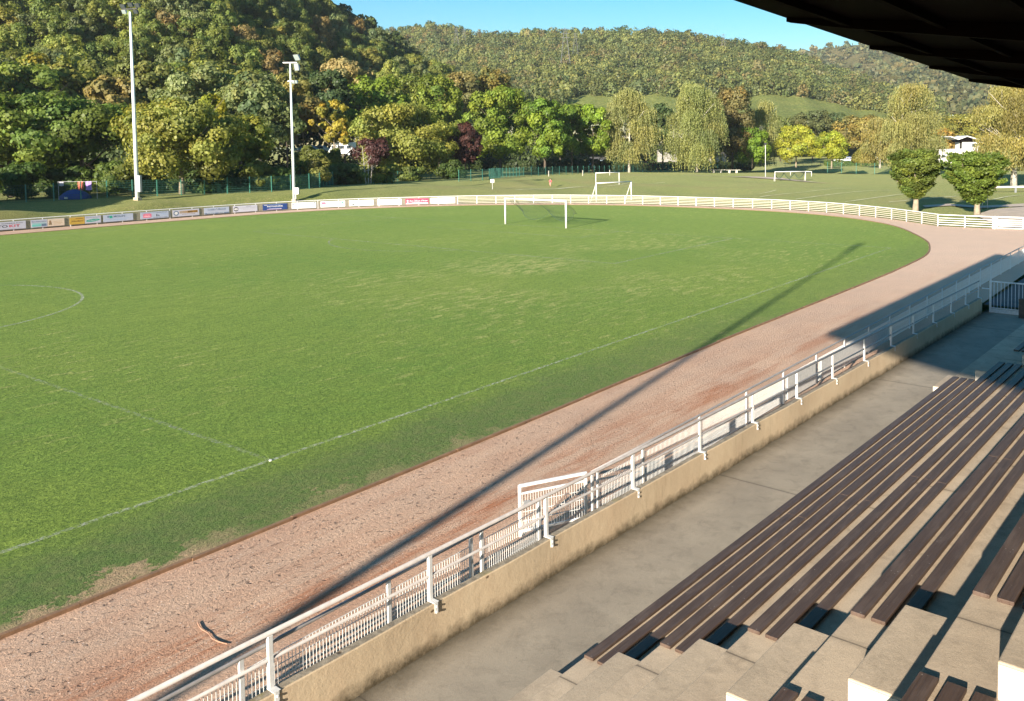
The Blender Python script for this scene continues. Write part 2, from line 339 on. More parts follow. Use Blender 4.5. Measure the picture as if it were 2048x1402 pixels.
# ---- worn chalk lines (patchy)
def chalk(name, lo, hi, col=(0.50, 0.52, 0.38)):
    t = NT(name)
    a = t.math('MULTIPLY', t.ramp(t.noise(9.0, 4, 0.8), [(lo, 0.0), (hi, 1.0)]), t.ramp(t.noise(0.35, 3, 0.6), [(0.36, 0.45), (0.55, 1.0)]))
    return t.done(col, 0.9, None, spec=0.1, alpha=a)
M_CHALK = chalk('worn_chalk', 0.46, 0.80)
M_CHALKT = chalk('touchline_chalk', 0.42, 0.73, (0.58, 0.60, 0.45))
M_CHALKC = chalk('circle_chalk', 0.36, 0.68)
M_CHALK2 = chalk('field_chalk', 0.10, 0.35, (0.75, 0.72, 0.50))

# ---- foliage: colour from the tree (object colour x leaf tint), every leaf a little different
def foliage(name, var=0.5):
    t = NT(name)
    at_ = t.n('ShaderNodeAttribute'); at_.attribute_name = 'tint'
    oi = t.n('ShaderNodeObjectInfo'); geo = t.n('ShaderNodeNewGeometry')
    c = t.mix(1.0, t.mix(1.0, at_.outputs['Color'], oi.outputs['Color'], 'MULTIPLY'), (1.20, 1.20, 1.08), 'MULTIPLY')
    rnd = geo.outputs['Random Per Island']
    c = t.mix(rnd, t.mix(1.0, c, (1-var, 1-var*0.85, 1-var*0.9), 'MULTIPLY'), t.mix(1.0, c, (1+var, 1+var*0.9, 1+var*0.5), 'MULTIPLY'))
    d = t.n('ShaderNodeBsdfDiffuse'); t.link(c, d.inputs[0])
    tr = t.n('ShaderNodeBsdfTranslucent'); t.link(t.mix(1.0, c, (1.1, 1.15, 0.6), 'MULTIPLY'), tr.inputs[0])
    g = t.n('ShaderNodeBsdfGlossy'); g.inputs['Roughness'].default_value = 0.5; g.inputs[0].default_value = (1, 1, 1, 1)
    m1 = t.n('ShaderNodeMixShader'); m1.inputs[0].default_value = 0.46; t.link(d.outputs[0], m1.inputs[1]); t.link(tr.outputs[0], m1.inputs[2])
    m2 = t.n('ShaderNodeMixShader'); m2.inputs[0].default_value = 0.012; t.link(m1.outputs[0], m2.inputs[1]); t.link(g.outputs[0], m2.inputs[2])
    t.link(m2.outputs[0], t.out.inputs[0]); return t.m
M_LEAF = foliage('foliage', 0.24)
M_LEAFF = foliage('far_foliage', 0.22)

# =================================================================== SETTING
KERB = [(-60, -3.3), (-20, -3.3), (-12, -3.28), (-7.4, -3.25), (3, -3.35), (17, -3.3), (29.84, -3.45), (35.4, -3.5), (39.3, -3.5), (46.35, -3.2), (51.91, -2.0), (55.79, -0.6), (61.5, 2.3), (65.2, 4.6), (68.2, 7.3), (71.6, 11.6), (74.2, 17.2),
        (75.5, 23.4), (76.0, 30.5), (75.7, 37.4), (74.4, 43.9), (71.9, 50.0), (68.3, 56.2), (65.0, 60.0), (58.5, 65.3), (52.07, 68.6), (45.1, 70.2), (38.1, 70.6), (31.5, 70.8), (24.7, 70.6), (19.0, 70.6), (0, 70.6), (-60, 70.6)]
FEN = [(-8, 74.9), (8, 74.9), (22.77, 74.9), (32.7, 74.85), (42.0, 74.7), (47.0, 74.2), (49.77, 73.5), (54.4, 71.9), (58.6, 69.6), (62.6, 66.5), (66.3, 63.3), (69.84, 59.6), (72.6, 55.6), (75.2, 51.0), (77.0, 45.5), (78.1, 40.8), (78.6, 35.0),
       (78.8, 29.1), (78.9, 24.0), (78.3, 19.8), (77.0, 15.2), (75.0, 11.3), (72.5, 7.4), (70.2, 4.6), (67.3, 1.3), (67.35, -5.5)]
def catmull(P, n=6):
    out = []
    P = [np.array(p, float) for p in P]
    for i in range(len(P)-1):
        p0, p1, p2, p3 = P[max(i-1, 0)], P[i], P[i+1], P[min(i+2, len(P)-1)]
        for k in range(n):
            u = k/n
            out.append(0.5*((2*p1)+(-p0+p2)*u+(2*p0-5*p1+4*p2-p3)*u*u+(-p0+3*p1-3*p2+p3)*u**3))
    out.append(P[-1]); return out
KC = catmull(KERB, 5)
rng = random.Random(7)
FC = catmull(FEN[:-1], 6) + [np.array(FEN[-1])]
PIN = [tuple(p) for p in FC] + [(67.4, -60), (-110, -60), (-110, 74.9)]
PINa = np.array(PIN)
def sdist(x, y):
    "signed distance to the stadium outline, positive outside"
    x = np.asarray(x, float); y = np.asarray(y, float)
    best = np.full(x.shape, 1e9); inside = np.zeros(x.shape, bool)
    n = len(PINa)
    for i in range(n):
        a, b = PINa[i], PINa[(i+1) % n]; d = b-a; L = d@d
        if L == 0: continue
        t_ = np.clip(((x-a[0])*d[0]+(y-a[1])*d[1])/L, 0, 1)
        best = np.minimum(best, np.hypot(x-a[0]-t_*d[0], y-a[1]-t_*d[1]))
        c = ((a[1] > y) != (b[1] > y))
        with np.errstate(divide='ignore', invalid='ignore'):
            xi = (b[0]-a[0])*(y-a[1])/(b[1]-a[1]+1e-12)+a[0]
        inside ^= c & (x < xi)
    return np.where(inside, -best, best)
# control heights: (pixel x, row, depth) of points on the ground seen in the photograph
CTL = []
for px, py, d in [(-200, 425, 92), (0, 402, 95), (0, 418, 84), (240, 393, 100), (240, 412, 90), (430, 388, 104), (430, 402, 92), (636, 374, 114), (669, 372, 127), (732, 367.7, 143), (790, 363, 168), (870, 357, 196), (640, 392, 104), (760, 380, 118),
                  (977, 360, 152), (1002, 356.5, 172), (1044, 352.6, 190), (1139, 349, 207), (1250, 343, 235), (1440, 339, 274), (1560, 340, 285), (1700, 341, 300), (1900, 335, 320),
                  (930, 372, 140), (1000, 378, 142), (1101, 378, 152), (1200, 388, 135), (1200, 372, 155), (1300, 366, 172), (1420, 372, 165), (1550, 363, 185), (1620, 364, 182), (1700, 380, 165), (1700, 360, 200), (1850, 385, 158), (1990, 400, 142), (2048, 385, 160), (1400, 390, 140), (1330, 350, 222), (1480, 352, 215)]:
    p = at(px, py, d); CTL.append((p[0], p[1], max(-0.9, min(2.6, p[2]))))
for p in FC[::8]:
    q = np.array([38.0, 34.0]); dv = (p-q)/np.linalg.norm(p-q); CTL.append((p[0]+dv[0]*3, p[1]+dv[1]*3, -0.02 if p[0] > 60 else 0.15))
CTL += [(300, 60, -1.0), (300, 180, -0.5), (230, 230, 0.0), (100, 220, 1.5), (40, 180, 2.5), (-40, 130, 2.5), (150, -60, -0.5), (300, -60, -1.0), (100, -20, -0.2), (75, -5, 0.0), (88, 5, 0.0), (85, 12, -0.05), (140, 190, 1.2), (200, 190, 0.3)]
GF1 = [(-60, 412, 93), (60, 404, 95), (240, 393, 100), (430, 387, 106), (540, 380, 109), (636, 374, 114), (669, 372, 127), (732, 367.7, 143), (790, 363, 168), (870, 357, 190), (925, 354, 205)]
GF2 = [(918, 362, 146), (977, 360, 152), (1002, 356.5, 172), (1044, 352.6, 190), (1139, 349, 207), (1250, 345.5, 235), (1345, 344, 262)]
GF3 = [(1345, 344, 262), (1440, 343, 276), (1540, 345, 286), (1640, 346, 292), (1700, 347, 280)]
for G_ in (GF1, GF2, GF3):
    for (a0, b0, c0), (a1, b1, c1) in zip(G_[:-1], G_[1:]):
        for k in range(5):
            p = at(a0+(a1-a0)*k/5, b0+(b1-b0)*k/5, c0+(c1-c0)*k/5); CTL.append((p[0], p[1], p[2]))
            q = p + 9*(_f/np.linalg.norm(_f[:2])); CTL.append((q[0], q[1], p[2]))
CA = np.array(CTL)
def H(x, y):
    x = np.asarray(x, float); y = np.asarray(y, float); sh = x.shape
    X = x.ravel(); Y = y.ravel()
    d2 = (X[:, None]-CA[None, :, 0])**2 + (Y[:, None]-CA[None, :, 1])**2 + 16.0
    ww = d2**-1.9; z = (ww*CA[None, :, 2]).sum(1)/ww.sum(1)
    sd_ = sdist(X, Y); k = np.clip(sd_/3.0, 0, 1); k = k*k*(3-2*k)
    return np.where(sd_ <= 0, -0.6, z*k - 0.03).reshape(sh)
def h1(x, y): return float(H(np.array([x]), np.array([y]))[0])
def drop(px, py, d0=150.0):
    "ground point seen at a pixel"
    ds = np.linspace(70, 420, 351); P = CAM[None]+ds[:, None]*(_f+(px-PX)/CF*_r-(py-PY)/CF*_u)[None]
    hz = H(P[:, 0], P[:, 1]); hz = np.where(hz < -0.5, np.minimum(hz, 0)*0, hz); k = np.where(P[:, 2] < hz)[0]
    k = k[0] if len(k) else 350
    return P[k]
def grid_mesh(name, xs, ys, mat, zf):
    X, Y = np.meshgrid(xs, ys, indexing='ij'); Z = zf(X, Y)
    V = np.stack([X, Y, Z], -1).reshape(-1, 3); nx, ny = len(xs), len(ys)
    I = np.arange(nx*ny).reshape(nx, ny)
    Q = np.stack([I[:-1, :-1], I[1:, :-1], I[1:, 1:], I[:-1, 1:]], -1).reshape(-1, 4)
    me = quads_mesh(name, V, Q); me.shade_smooth(); return new_obj(name, me, None, [mat])
xs = np.concatenate([np.linspace(-3000, -130, 12), np.arange(-110, 240, 1.6), np.arange(242, 420, 8), np.linspace(440, 6000, 24)])
ys = np.concatenate([np.linspace(-3000, -100, 10), np.arange(-90, -14, 6), np.arange(-12, 190, 1.6), np.arange(194, 420, 8), np.linspace(440, 6000, 24)])
def HG(X, Y):
    Z = H(X, Y); n = 0.05*np.sin(X*0.9+1.3*np.sin(Y*0.37))*np.sin(Y*0.8+X*0.21)
    return np.where(Z > -0.5, Z+n*(np.clip(sdist(X, Y), 0, 4)/4), Z)
tag(grid_mesh('ground', xs, ys, M_FIELD, HG), kind='structure')

# running track, pitch and kerb
def wy(s, t): p = st(s, t); return (p[0], p[1])
trk = [tuple(p) for p in FC] + [(67.4, -10.3), wy(31.0, -0.29), wy(-60, -0.29), (-110, -6), (-110, 74.9)]
tag(sheet('running_track', trk, 0.0, M_TRACK), kind='structure')
pitch = [(p[0]+0.03*rng.uniform(-1, 1), p[1]+0.05*rng.uniform(-1, 1)) for p in catmull(KERB, 14)]
tag(sheet('football_pitch', pitch, 0.022, M_PITCH), kind='structure')
mb = MB()
for i in range(5, len(KC)-1):
    a, b = KC[i], KC[i+1]
    d = b-a; L = np.linalg.norm(d); d /= L; nn = np.array([-d[1], d[0]])
    if np.linalg.norm(a-CAM[:2]) < 60:
        k = max(1, int(L/1.9))
        for j in range(k):
            c = a+d*L*(j+0.5)/k + nn*rng.uniform(-0.012, 0.012)
            mb.box((c[0]-nn[0]*0.05, c[1]-nn[1]*0.05, 0.02+rng.uniform(-0.006, 0.006)), (L/k-0.012, 0.085, 0.085), math.atan2(d[1], d[0])+rng.uniform(-0.006, 0.006))
    else:
        c = (a+b)/2; mb.box((c[0]-nn[0]*0.05, c[1]-nn[1]*0.05, 0.02), (L, 0.10, 0.09), math.atan2(d[1], d[0]))
tag(mb.build('kerb', M_KERB), kind='structure')

# chalk markings of the main pitch
def ribbon(name, pts, width, z, mat, zf=None):
    V = []; F = []
    for i, p in enumerate(pts):
        p = np.array(p[:2], float); q0 = np.array(pts[max(i-1, 0)][:2], float); q1 = np.array(pts[min(i+1, len(pts)-1)][:2], float)
        d = (q1-q0)/np.linalg.norm(q1-q0); n_ = np.array([-d[1], d[0]])*width/2
        for sgn in (1, -1):
            c = p+sgn*n_; zz = z if zf is None else zf(c[0], c[1])+z
            V.append((c[0], c[1], zz))
        if i: F.append((2*i-2, 2*i-1, 2*i+1, 2*i))
    me = bpy.data.meshes.new(name); me.from_pydata(V, [], F); return new_obj(name, me, None, [mat])
L2, WD = 49.35, 66.4
def seg(a, b, n=24): return [(a[0]+(b[0]-a[0])*k/n, a[1]+(b[1]-a[1])*k/n) for k in range(n+1)]
def arc(c, r, a0, a1, n=60): return [(c[0]+r*math.cos(a0+(a1-a0)*k/n), c[1]+r*math.sin(a0+(a1-a0)*k/n)) for k in range(n+1)]
yc = WD/2-0.4
marks = [('touchline', seg((-49, 0), (L2, 0.0))), ('halfway_line', seg((0, 0.06), (0, WD))), ('goal_line', seg((L2, 0), (L2, WD))), ('far_touchline', seg((-49, WD), (L2, WD))),
         ('centre_circle', arc((0, yc), 9.0, -math.pi, math.pi)), ('penalty_area', seg((L2, yc-20.2), (L2-16.7, yc-20.3))), ('penalty_area', seg((L2-16.7, yc-20.3), (L2-16.5, yc+20.2))), ('penalty_area', seg((L2-16.5, yc+20.2), (L2, yc+20.2))),
         ('goal_area', seg((L2, yc-9.1), (L2-5.6, yc-9.1))), ('goal_area', seg((L2-5.6, yc-9.1), (L2-5.6, yc+9.1))), ('penalty_arc', arc((L2-11.2, yc+1.0), 9.15, math.pi-0.9, math.pi+0.9))]
for nm_, pts in marks:
    tag(ribbon('pitch_marking', pts, 0.14, 0.027, M_CHALKT if nm_ == 'touchline' else (M_CHALK if nm_ == 'halfway_line' else M_CHALKC)), kind='structure')
# small white cap of the halfway corner spot
mb = MB(); c = gz(541, 921, 0.03); mb.add([(c[0]+0.035*math.cos(a), c[1]+0.035*math.sin(a), 0.05+0.0) for a in np.linspace(0, 2*math.pi, 9)[:-1]]+[(c[0]+0.04*math.cos(a), c[1]+0.04*math.sin(a), 0.024) for a in np.linspace(0, 2*math.pi, 9)[:-1]], [tuple(range(8))]+[(k, (k+1) % 8, 8+(k+1) % 8, 8+k) for k in range(8)])
tag(mb.build('line_marker', M_WHITE), 'small round white marker where the halfway line meets the near touchline', 'marker')
# second field: chalk lines
def fseg(a, b, n=14):
    A = drop(*a); B = drop(*b); return seg(A, B, n)
for a, b in [((1520, 395.2), (1702, 376.7)), ((1591, 401.0), (1782, 379.5)), ((1690, 405), (1892, 380)), ((1778, 406.5), (1913, 393.5)), ((1985, 401), (2060, 388)), ((1558, 372.6), (1640, 365.8)), ((1031, 381.5), (1239, 370.5)), ((1239, 370.5), (1330, 365.3)), ((1520, 384), (1552, 381.3)), ((1628, 374), (1686, 367))]:
    tag(ribbon('field_marking', fseg(a, b), 0.24, 0.09, M_CHALK2, h1), kind='structure')
# gravel path beyond the end gate, pale shoulder of the field
def gpoly(name, pix, mat, dz):
    P = [drop(*q) for q in pix]; cx = np.mean([p[0] for p in P]); cy = np.mean([p[1] for p in P])
    bm = bmesh.new(); vs = [bm.verts.new((p[0], p[1], 0)) for p in P]; bm.faces.new(vs); bmesh.ops.triangulate(bm, faces=bm.faces)
    bmesh.ops.subdivide_edges(bm, edges=bm.edges, cuts=9, use_grid_fill=True)
    for v in bm.verts: v.co.z = h1(v.co.x, v.co.y)+dz
    bmesh.ops.recalc_face_normals(bm, faces=bm.faces)
    if sum(f.normal.z for f in bm.faces) < 0: bmesh.ops.reverse_faces(bm, faces=bm.faces)
    me = bpy.data.meshes.new(name); bm.to_mesh(me); bm.free(); me.shade_smooth(); return tag(new_obj(name, me, None, [mat]), kind='structure')
gpoly('path', [(1950, 433), (1985, 421), (2048, 416), (2200, 425), (2200, 470), (2000, 457)], M_PATH, 0.12)
gpoly('sand_path', [(1345, 349.5), (1500, 350.8), (1560, 352.2), (1660, 359.5), (1560, 350.2), (1500, 347.8), (1380, 347)], M_PATH, 0.15)
gpoly('sand_path', [(1845, 413), (1900, 409), (1960, 414), (2048, 409), (2048, 414.5), (1960, 419), (1900, 414), (1850, 417)], M_PATH, 0.10)

# =================================================================== GRANDSTAND
stand = thing('grandstand', 'stepped concrete grandstand with a dark timber roof beside the running track', 'grandstand', (SO[0], SO[1], 0), TH)
# local frame: x along the stand, -y up the rows
ZT = -0.35
def row_z(k): return 0.45+0.65*(k-1)
def row_t(k): return 2.80+1.31*(k-1)
NR = 9
prof = [(-0.12, -1.2), (-0.12, ZT)]
prof = [(-12.0-2.8, -1.2)]
mb = MB()
outline = [(0.1, -1.2), (0.1, ZT)]
for k in range(1, NR+1):
    outline += [(row_t(k), ZT if k == 1 else row_z(k-1)), (row_t(k), row_z(k))]
outline += [(row_t(NR)+2.2, row_z(NR)), (row_t(NR)+2.2, -1.2)]
# cut the profile along s so bevels and joints stay local
def extr(mbx, ol, s0, s1):
    n = len(ol); P = [(s0, -t_, z) for t_, z in ol]+[(s1, -t_, z) for t_, z in ol]
    mbx.add(P, [(k, (k+1) % n, n+(k+1) % n, n+k) for k in range(n)])
    # end caps as one quad per row
    for s_, base in ((s0, 0), (s1, n)):
        pass
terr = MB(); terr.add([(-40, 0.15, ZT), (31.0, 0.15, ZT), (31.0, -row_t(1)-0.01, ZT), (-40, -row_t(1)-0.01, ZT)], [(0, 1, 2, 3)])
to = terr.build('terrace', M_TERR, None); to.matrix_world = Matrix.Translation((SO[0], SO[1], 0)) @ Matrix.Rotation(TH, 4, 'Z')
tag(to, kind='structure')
steps = MB()
for k in range(1, NR+1):
    t0, t1 = row_t(k), (row_t(k+1) if k < NR else row_t(k)+2.2)
    z1 = row_z(k); z0 = (ZT if k == 1 else row_z(k-1))-0.1
    sa, sb = -34.0, 28.3
    steps.box(((sa+sb)/2, -(t0+t1)/2-0.15, (z0+z1)/2), (sb-sa, t1-t0+0.3, z1-z0))
steps.build('steps', M_STEP, stand, bevel=0.012)
# half-height blocks in the aisles
for aisle, (sa, sb) in enumerate([(-4.2, -2.6), (15.25, 16.85)]):
    for k in range(0, NR):
        z1 = (0.07 if k == 0 else row_z(k)+0.325); t1 = row_t(k+1); t0 = t1-(0.68 if k else 0.62)
        zb = ZT if k == 0 else row_z(k)
        b = MB().box(((sa+sb)/2, -(t0+t1)/2, (zb+z1)/2-0.02), (sb-sa, t1-t0-0.003, z1-zb+0.04))
        b.build('stair_block', M_BLOCK, stand, bevel=0.015)
        f_ = MB().box((sa-0.006, -(t0+t1)/2, (zb+z1)/2-0.01), (0.010, t1-t0-0.03, z1-zb-0.02)); f_.build('pale_end', M_WHITEC, stand)  # paler panel over the near end of each block
MB().box((30.0, -(1.9), -0.1+0.12), (0.30, 0.8, 1.0)).build('end_wall', M_STUMP, stand)
# bench planks
def bench(k, sa, sb, label):
    o = thing('bench_row', label, 'bench', st(sa, row_t(k), row_z(k)), TH, 'rows of brown plank benches')
    for j in range(3):
        y0 = 0.012+j*0.235
        L = sb-sa; n = max(1, round(L/5.9)); mbx = MB()
        for q in range(n):
            a = q*L/n+0.004*(q > 0); b_ = (q+1)*L/n
            mbx.box(((a+b_)/2, -(y0+0.0825), 0.0255+rng.uniform(-0.002, 0.002)), (b_-a, 0.165, 0.044), rng.uniform(-0.0006, 0.0006))
        mbx.build('plank', M_PLANK, o, bevel=0.006)
    return o
ORD = ['lowest', 'second lowest', 'third', 'fourth', 'fifth', 'sixth', 'seventh', 'eighth']
for k in range(1, 9):
    bench(k, -2.60, 15.2, f'long brown plank bench between the two stairs, {ORD[k-1]} row up from the terrace')
for k in range(4, 9):
    bench(k, -22, -4.28, f'brown plank bench on the near side of the near stair, {ORD[k-1]} row up')
for k in range(2, 9):
    bench(k, 17.0, 28.0, f'shaded brown plank bench beyond the far stair, {ORD[k-1]} row up')
# roof: its front edge runs a little askew to the steps and falls slightly towards the far end
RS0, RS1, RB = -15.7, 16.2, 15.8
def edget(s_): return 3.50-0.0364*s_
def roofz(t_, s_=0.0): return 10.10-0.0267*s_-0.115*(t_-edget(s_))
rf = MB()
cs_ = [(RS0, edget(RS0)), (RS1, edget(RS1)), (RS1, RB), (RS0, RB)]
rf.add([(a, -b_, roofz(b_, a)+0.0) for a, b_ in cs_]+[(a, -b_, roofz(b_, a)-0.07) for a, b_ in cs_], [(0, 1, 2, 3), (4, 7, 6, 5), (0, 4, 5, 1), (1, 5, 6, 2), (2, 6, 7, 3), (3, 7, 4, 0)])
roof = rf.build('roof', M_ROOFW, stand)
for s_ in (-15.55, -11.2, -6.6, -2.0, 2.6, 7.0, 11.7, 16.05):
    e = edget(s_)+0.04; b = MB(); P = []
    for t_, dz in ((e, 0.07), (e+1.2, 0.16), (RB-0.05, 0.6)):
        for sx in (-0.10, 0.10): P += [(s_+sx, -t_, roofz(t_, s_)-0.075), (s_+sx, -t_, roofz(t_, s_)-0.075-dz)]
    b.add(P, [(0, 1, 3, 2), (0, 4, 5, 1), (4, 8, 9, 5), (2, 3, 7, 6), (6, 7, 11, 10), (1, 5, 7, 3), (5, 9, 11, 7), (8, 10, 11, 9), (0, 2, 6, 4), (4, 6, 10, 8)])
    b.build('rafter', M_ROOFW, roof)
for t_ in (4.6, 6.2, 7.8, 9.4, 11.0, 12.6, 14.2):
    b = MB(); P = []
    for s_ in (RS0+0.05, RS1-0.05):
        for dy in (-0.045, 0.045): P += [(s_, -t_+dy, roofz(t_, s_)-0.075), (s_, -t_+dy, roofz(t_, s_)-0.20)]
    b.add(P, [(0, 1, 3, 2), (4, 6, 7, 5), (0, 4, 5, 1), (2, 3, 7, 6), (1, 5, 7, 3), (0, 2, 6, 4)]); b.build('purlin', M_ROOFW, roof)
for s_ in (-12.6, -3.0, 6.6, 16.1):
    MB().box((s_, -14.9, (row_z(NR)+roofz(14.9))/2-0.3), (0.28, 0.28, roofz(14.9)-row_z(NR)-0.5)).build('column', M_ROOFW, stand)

# low rendered wall between terrace and track
wall = thing('retaining_wall', 'low ochre rendered wall with a mossy foot along the terrace', 'wall', st(0, -0.20), TH)
mb = MB(); S_ = np.concatenate([np.arange(-34, -8, 3.0), np.arange(-8, 12, 0.22), np.arange(12, 30.05, 0.6), [30.05]])
V = []; F = []
for i, s_ in enumerate(S_):
    j = 0.010*math.sin(s_*1.7)+0.004*math.sin(s_*2.3+1)
    V += [(s_, -0.085+j*0.6, -0.7), (s_, -0.098+j, 0.375), (s_, -0.085+j, 0.398+0.3*abs(j)), (s_, 0.045+0.3*j, 0.398+rng.uniform(-0.004, 0.004)), (s_, 0.055, 0.37), (s_, 0.055, -0.7)]
    if i:
        for q in range(6): F.append((6*i-6+q, 6*i-6+(q+1) % 6, 6*i+(q+1) % 6, 6*i+q))
F.append((0, 1, 2, 3, 4, 5)); n0 = 6*(len(S_)-1); F.append(tuple(range(n0, n0+6))[::-1])
mb.add(V, F); mb.build('render_coat', M_WALL, wall, bevel=0.01)
MB().box((-2, 0.0, -0.5), (64, 0.14, 0.4)).build('footing', M_TERR, wall)

# wall handrail
hr = thing('handrail', 'white tubular handrail bolted along the top of the low ochre wall', 'railing', st(0, -0.22), TH)
POST_S = [-13.6, -10.95, -8.3, -5.58, -2.80, -0.01, 2.74, 5.43, 8.05, 10.68, 13.2, 15.81, 18.35, 20.75, 23.17, 25.57, 27.75, 29.85]
MB().tube([(-14, 0.02, 1.165), (29.95, 0.02, 1.165)], 0.034, 10).build('top_rail', M_GALV, hr, smooth=True)
MB().tube([(-14, 0.02, 0.80), (29.9, 0.02, 0.80)], 0.024, 8).build('middle_rail', M_GALV, hr, smooth=True)
pm = None
for s_ in POST_S:
    if pm is None:
        b = MB(); b.box((0, 0, 0.765), (0.075, 0.055, 0.74)); pm = b.build('post', M_WHITE, hr, bevel=0.008); pm.location = (s_, 0.02, 0)
        c_ = MB(); c_.box((0, -0.06, 0.404), (0.11, 0.17, 0.010)); c_.box((0.0, -0.141, 0.315), (0.07, 0.010, 0.17)); c_.box((0.0, -0.156, 0.25), (0.035, 0.02, 0.035)); c_.box((0.0, -0.156, 0.34), (0.03, 0.02, 0.03))
        br = c_.build('bracket', M_WHITE, pm, bevel=0.004)
    else:
        o = pm.copy(); COL.objects.link(o); o.parent = hr; o.location = (s_, 0.02, 0)
        q = br.copy(); COL.objects.link(q); q.parent = o

# mesh fence beside the track
def fy(x): return float(np.interp(x, [-12, -2, 0, 6, 14, 20, 33, 40, 63], [-8.50, -8.51, -8.53, -8.60, -8.67, -8.76, -8.92, -9.06, -9.50]))
tf = thing('mesh_fence', 'white wire mesh fence with tubular top rail along the near edge of the track', 'fence', (0, 0, 0))
FP = [-11.0, -8.5, -5.95, -3.48, -1.68, -1.42, 0.12, 1.80, 1.98, 3.68, 6.2, 8.75, 11.15, 13.65, 16.1, 18.5, 20.9, 23.4, 25.9, 28.3, 30.8, 33.3, 35.6, 38.0, 40.4, 42.9, 45.3, 47.8, 50.2, 52.7, 55.2, 57.6, 60.1, 62.6]
pf = None
for x in FP:
    if pf is None:
        b = MB(); b.box((0, 0, 0.49), (0.07, 0.045, 0.98)); pf = b.build('post', M_WHITE, tf, bevel=0.006)
        pf.location = (x, fy(x), 0)
    else:
        o = pf.copy(); COL.objects.link(o); o.parent = tf; o.location = (x, fy(x), 0)
def wires(L, z0, z1, dv=0.055, dh=0.2, r=0.0032):
    b = MB(); n = int(L/dv)
    for k in range(n+1): b.box((k*L/n, 0, (z0+z1)/2), (2*r, 2*r, z1-z0))
    m_ = max(1, round((z1-z0)/dh))
    for k in range(m_+1): b.box((L/2, 0.006, z0+(z1-z0)*k/m_), (L, 2.6*r, 2.6*r))
    return b
pan = {}
for a, b_ in zip(FP[:-1], FP[1:]):
    if b_-a < 0.5 or (a == 0.12): continue
    L = round(b_-a-0.14, 1); dirr = math.atan2(fy(b_)-fy(a), b_-a)
    if L not in pan: pan[L] = wires(L, 0.06, 0.80, r=0.0036).build('wire_panel', M_WHITE, tf); o = pan[L]
    else: o = pan[L].copy(); COL.objects.link(o); o.parent = tf
    o.location = (a+(b_-a-L)/2, fy(a)-0.004, 0); o.rotation_euler = (0, 0, dirr)
for a, b_ in ((-11.0, 0.12), (1.80, 62.6)):
    MB().tube([(q_, fy(q_), 0.985) for q_ in np.linspace(a-0.03, b_+0.03, max(3, int((b_-a)/2.5)))], 0.028, 8).build('top_rail', M_GALV, tf, smooth=True)
# white advertising boards fixed to the mesh fence
for i, (a, b_, lab) in enumerate([(11.35, 13.45, 'blank cream board hung on the near mesh fence, nearer of the two'), (13.95, 20.6, 'long blank white board on the near mesh fence ending at the roof shadow')]):
    o = thing('fence_board', lab, 'board', (a, fy(a)-0.045, 0.42), math.atan2(-0.0155, 1), 'boards on the near mesh fence')
    MB().box(((b_-a)/2, 0, -0.01), (b_-a, 0.012, 0.66)).build('panel', M_WHITE, o, bevel=0.003)
    for q in (0.15, b_-a-0.15):
        MB().box((q, 0.014, 0.30), (0.03, 0.02, 0.05)).build('clip', M_GREY, o)
# open gate
hx, hy = 1.62, fy(1.62); gp = gz(1028, 972, 1.04)
ga = math.atan2(gp[1]-hy, gp[0]-hx); GL = 1.45
gt = thing('mesh_gate', 'small white mesh gate swung open onto the track', 'gate', (hx, hy, 0), ga)
b = MB(); b.box((0.03, 0, 0.52), (0.06, 0.05, 1.04)); b.box((GL, 0, 0.52), (0.055, 0.05, 1.04)); b.box((GL/2, 0, 1.02), (GL, 0.05, 0.06)); b.box((GL/2, 0, 0.86), (GL, 0.035, 0.04)); b.box((GL/2, 0, 0.10), (GL, 0.04, 0.045))
b.build('frame', M_WHITE, gt, bevel=0.006)
o = wires(GL-0.12, 0.12, 0.85, r=0.0034).build('wire_panel', M_WHITE, gt); o.location = (0.06, 0, 0)
b = MB(); b.box((GL-0.14, 0.03, 0.66), (0.14, 0.03, 0.10)); b.build('latch', M_GREY, gt, bevel=0.004)
b = MB(); b.bar((0.0, 0, 0.25), (0.0, 0, 0.33), 0.02); b.bar((0.0, 0, 0.75), (0.0, 0, 0.83), 0.02); b.build('hinge', M_GREY, gt)
# barred gate at the far end of the terrace
g2 = thing('barred_gate', 'white gate of upright bars closing the far end of the shaded terrace', 'gate', st(30.55, 0.12, ZT), TH+R(-90))
b = MB(); b.box((0.0, 0, 0.75), (0.09, 0.07, 1.5)); b.box((1.85, 0, 0.75), (0.07, 0.07, 1.5)); b.box((0.93, 0, 1.46), (1.9, 0.05, 0.06)); b.box((0.93, 0, 0.22), (1.9, 0.05, 0.05)); b.box((0.93, 0.0, 0.09), (1.8, 0.03, 0.18))
b.build('frame', M_WHITE, g2, bevel=0.006)
b = MB()
for k in range(1, 12): b.bar((k*1.85/12, 0, 0.2), (k*1.85/12, 0, 1.45), 0.014, 6)
b.build('bars', M_WHITE, g2)
MB().box((-0.2, 0, 1.1), (0.35, 0.04, 0.05)).build('latch_arm', M_WHITE, g2)
g3 = copy_tree(g2); g3.location = Vector(st(30.58, 2.1, ZT)); g3['label'] = 'white gate of upright bars at the right edge behind the dark stub wall'
# shaded yard beyond the gate
P4 = [wy(30.62, -0.18), (67.4, -10.9), (120, -14), (120, -50), wy(30.62, 40)]
tag(sheet('yard_asphalt', P4, -0.02, M_ASPH), kind='structure')
